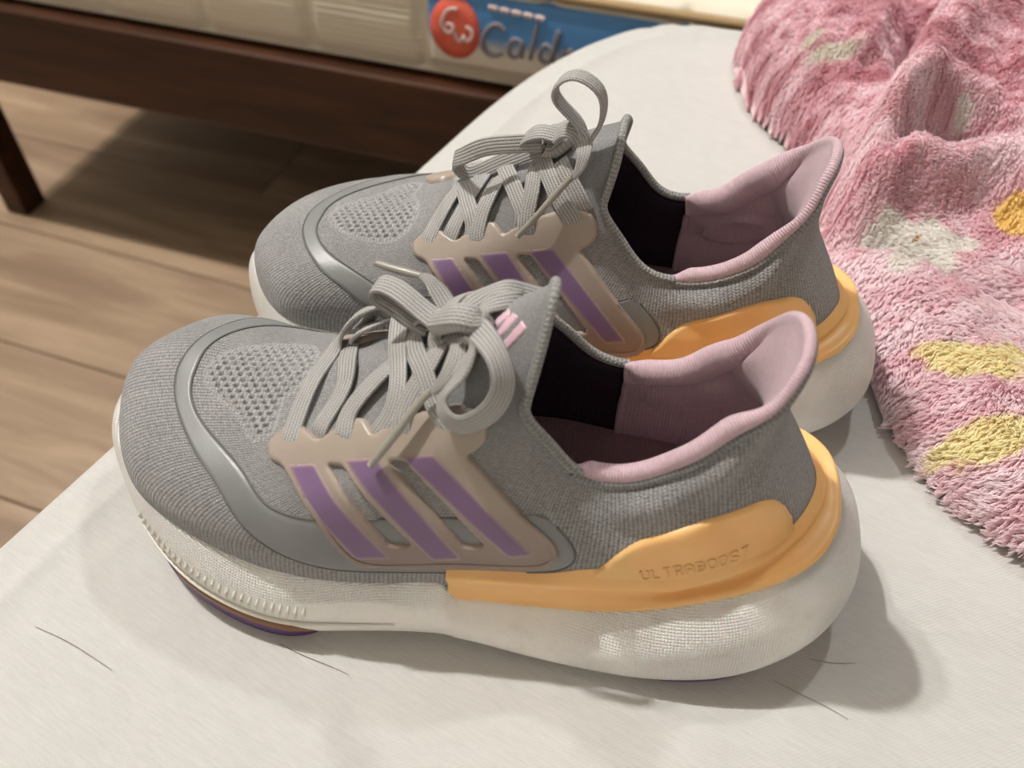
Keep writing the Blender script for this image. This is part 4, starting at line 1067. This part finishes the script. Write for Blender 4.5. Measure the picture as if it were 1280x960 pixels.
def blanket():
    poly = np.array(EDGE); step = .0022
    xs = np.arange(.140, .56, step); ys = np.arange(-.10, .63, step)
    X, Y = np.meshgrid(xs, ys, indexing='ij')
    P = np.stack([X.ravel(), Y.ravel()], 1)
    D = poly_dist(P, resample(np.c_[poly, np.zeros(len(poly))], 160, True)[:, :2]); ins = inside(P, resample(np.c_[poly, np.zeros(len(poly))], 160, True)[:, :2])
    D = np.where(ins, D, 0).reshape(X.shape)
    H = .012 * np.exp(-((X - .195) / .03) ** 2 - ((Y - .525) / .04) ** 2) + .024 + .022 * smooth(.33, .44, Y) + .028 * smooth(.20, .34, X) * smooth(.25, .42, Y) + .010 * smooth(.20, .40, X)
    H = H * np.sqrt(np.clip(1 - (1 - np.clip(D / .026, 0, 1)) ** 2, 0, 1))
    for line, hgt, wl, wr in RIDGES:
        L = resample(np.c_[np.array(line), np.zeros(len(line))], 50)[:, :2]
        d = np.full(P.shape[0], 1e9); sgn = np.zeros(P.shape[0]); tt = np.zeros(P.shape[0])
        for i, (a, b) in enumerate(zip(L[:-1], L[1:])):
            ab = b - a; t = np.clip(((P - a) @ ab) / (ab @ ab), 0, 1); v = P - a - t[:, None] * ab; q = np.linalg.norm(v, axis=1)
            m = q < d; d[m] = q[m]; sgn[m] = np.sign(ab[0] * v[m, 1] - ab[1] * v[m, 0]); tt[m] = (i + t[m]) / (len(L) - 1)
        w = np.where(sgn > 0, wl, wr); endf = smooth(0, .15, tt) * (1 - smooth(.88, 1, tt) * .6)
        H = H + (hgt * np.exp(-(d / w) ** 2) * endf).reshape(X.shape) * np.clip(D / .02, 0, 1)
    H = H + (.0035 * fbm(X * 60, Y * 60, 3) + .0012 * fbm(X * 260, Y * 260, 4)) * np.clip(D / .02, 0, 1)
    H = np.maximum(H, 0) + .0016
    # printed colours by place on the cloth
    pale = np.array(srgb(253, 238, 242)); rose = np.array(srgb(238, 196, 206)); deep = np.array(srgb(208, 146, 156))
    def tint(x, y):
        x = x - .0035
        n = fbm(x * 55, y * 90, 11); n2 = fbm(x * 230, y * 300, 12, 3)
        up = np.clip(smooth(.33, .46, y) * .75 + smooth(.20, .34, x) * smooth(.28, .45, y) * .7, 0, 1)
        f = np.clip(.18 + .50 * n + .25 * n2 + .55 * up, 0, 1)[..., None]
        c = pale * (1 - f) + rose * f
        g = np.clip(up * (.35 + .6 * n2 + .4 * n), 0, .9)[..., None]; c = c * (1 - g) + deep * g
        def blob(cx, cy, a, b, th, col, soft=.35):
            nonlocal c
            dx, dy = x - cx, y - cy; u = (dx * math.cos(th) + dy * math.sin(th)) / a; v = (-dx * math.sin(th) + dy * math.cos(th)) / b
            r = np.sqrt(u * u + v * v) + .18 * n2
            m = (1 - smooth(1 - soft, 1 + soft * .4, r))[..., None]; c = c * (1 - m) + np.array(srgb(*col)) * m
        W = (250, 249, 244); Gw = (236, 232, 222); Y1 = (255, 246, 208); Y2 = (254, 230, 156)
        for cx, cy, th, ln_ in ((.189,.348,2.47,.0120),(.203,.3465,.71,.0090),(.184,.345,2.87,.0140),(.2105,.338,-.26,.0150),(.188,.329,-2.21,.0160),(.2035,.332,-1.0,.0125)): blob(cx, cy, ln_, .0078, th, W, .3)
        blob(.1974, .3415, .0065, .0045, 0, W); blob(.1970, .3418, .0020, .0014, 0, (190, 140, 60))
        blob(.1955, .2605,   .0240, .0098, -.30, Y1, .2); blob(.214, .262, .010, .006, -.4, Y1, .3); blob(.191, .219, .0205, .0108, .21, Y1, .2); blob(.2165, .2400, .004, .003, 0, (196, 150, 30))
        blob(.2440, .3470, .0120, .0062, -.85, Y2, .2); blob(.258, .338, .012, .008, -.5, Y1)
        blob(.181, .479, .0135, .0062, -.1, Gw); blob(.172, .492, .008, .005, 1.2, Gw); blob(.240, .560, .012, .006, -.6, Y2)
        blob(.2260, .4022, .0046, .0030, -.4, (252, 250, 244), .1)
        return c
    root = empty('blanket', (.3, .3, 0)); tag(root, 'pink plush blanket with pale flowers crumpled on the bed beside the shoe heels', 'blanket')
    C = tint(X, Y).reshape(-1, 3)
    off = np.array([.3, .3, 0])
    keep = (D > 0)
    idx = np.arange(X.size).reshape(X.shape); F = grid_faces(len(xs), len(ys))
    grown = keep.copy(); grown[1:] |= keep[:-1]; grown[:-1] |= keep[1:]; grown[:, 1:] |= keep[:, :-1]; grown[:, :-1] |= keep[:, 1:]
    F = F[grown.ravel()[F].all(1)]
    used = np.unique(F); remap = np.full(X.size, -1); remap[used] = np.arange(len(used))
    V = np.stack([X, Y, H], -1).reshape(-1, 3)
    mk('ground', V[used] - off, remap[F], M['ground'], root, col=C[used])
    # pile
    gx, gy = np.gradient(H, step); Nn = np.stack([-gx, -gy, np.ones_like(H)], -1); area = np.linalg.norm(Nn, axis=-1); Nn /= area[..., None]
    w = (area * keep).ravel()
    # more strands where the camera is near and the cloth is in view
    w = w * ((X + .38 * 0 < .42) & (Y > .02)).ravel()
    cnt = 480000
    i = RNG.choice(X.size, cnt, p=w / w.sum())
    jx, jy = RNG.uniform(-.5, .5, (2, cnt)) * step
    px, py = X.ravel()[i] + jx, Y.ravel()[i] + jy
    ii, jj = np.unravel_index(i, X.shape)
    pz = H.ravel()[i] + gx.ravel()[i] * jx + gy.ravel()[i] * jy
    n3 = Nn.reshape(-1, 3)[i]
    ang = math.pi + .55 + 1.0 * fbm(px * 38, py * 38, 21) + .5 * smooth(.34, .45, py)
    g3 = np.stack([np.cos(ang), np.sin(ang), 0 * ang], 1); g3 -= n3 * (g3 * n3).sum(1, keepdims=True)
    cell = .0017
    ck = np.stack([np.floor(px / cell + .35 * np.sin(py * 900)), np.floor(py / (cell * .8) + .35 * np.sin(px * 700))], 1).astype(np.int64)
    hsh = (ck[:, 0] * 73856093) ^ (ck[:, 1] * 19349663)
    rnd = np.stack([np.sin(hsh * .137 + s_) for s_ in (0., 1.7, 3.1)], 1)
    cc = np.stack([(ck[:, 0] + .5) * cell, (ck[:, 1] + .5) * cell * .8], 1)
    ln = (.0042 + .0007 * rnd[:, 2] + RNG.normal(0, .0006, cnt))[:, None]
    ln = ln * (1 - .42 * smooth(.30, .38, py))[:, None]
    d = n3 * .65 + g3 * .75 + rnd * .20; d /= np.linalg.norm(d, axis=1, keepdims=True)
    base = np.stack([px, py, pz], 1)
    tip = base + d * ln
    tip[:, :2] += (cc - base[:, :2]) * .45
    mid1 = base + n3 * ln * .30 + (tip - base) * .18
    mid2 = base + n3 * ln * .26 + (tip - base) * .60
    tip[:, 2] = np.maximum(tip[:, 2], .0008); mid2[:, 2] = np.maximum(mid2[:, 2], .0008)
    Q = np.stack([base, mid1, mid2, tip], 1) - off
    hc = bpy.data.hair_curves.new('pile'); hc.add_curves([4] * cnt)
    hc.attributes['position'].data.foreach_set('vector', Q.reshape(-1).astype(np.float32))
    ra = hc.attributes.get('radius') or hc.attributes.new('radius', 'FLOAT', 'POINT')
    ra.data.foreach_set('value', np.tile(np.array([.00023, .00023, .00020, .00008], np.float32), cnt))
    ct = tint(px, py) * (1 + .05 * RNG.normal(0, 1, cnt)[:, None]); c4 = np.ones((cnt, 4), np.float32); c4[:, :3] = np.clip(ct, 0, 1)
    at = hc.attributes.new('tint', 'FLOAT_COLOR', 'CURVE'); at.data.foreach_set('color', c4.ravel())
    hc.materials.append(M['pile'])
    o = bpy.data.objects.new('pile', hc); COL.objects.link(o); o.parent = root; o['kind'] = 'stuff'

blanket()
# ---------------------------------------------------------------- build
NEAR = (-.156, .2164, -.1517); FAR = (-.1210, .3300, -.2459)
make_shoe('running_shoe', NEAR, False, .9, 0, LACE_NEAR, LACE_NEAR_AGLETS, 'grey knit running shoe at the front with an orange heel clip carrying raised lettering', 'pair of grey running shoes', 'ULTRABOOST')
make_shoe('running_shoe', FAR, True, .15, 1, LACE_FAR, LACE_FAR_AGLETS, 'grey knit running shoe standing behind the other with one lace loop sticking up', 'pair of grey running shoes', None)

# loose hairs lying on the sheet
def strand(P, label):
    V, F, U = tube(np.array([(x, y, .0003) for x, y in P]), [.00007, .00009, .00009, .00006], 5, 40)
    tag(mk('loose_hair', V, F, M['hair']), label, 'hair', 'loose hairs on the sheet')
strand([(-.1754,.1494),(-.1634,.1444),(-.1528,.1389),(-.1423,.1329)], 'thin dark hair on the sheet near the bed edge at lower left')
strand([(-.0843,.143),(-.0748,.1384),(-.0657,.1348),(-.0578,.1313)], 'thin dark hair on the sheet below the toe of the front shoe')
strand([(.1072,.1375),(.1149,.136),(.1235,.136)], 'short dark hair on the sheet in the shadow just below the front heel')
strand([(.0922,.1298),(.101,.1246),(.1108,.119),(.1155,.1157)], 'long dark hair slanting through the shadow below the front heel')
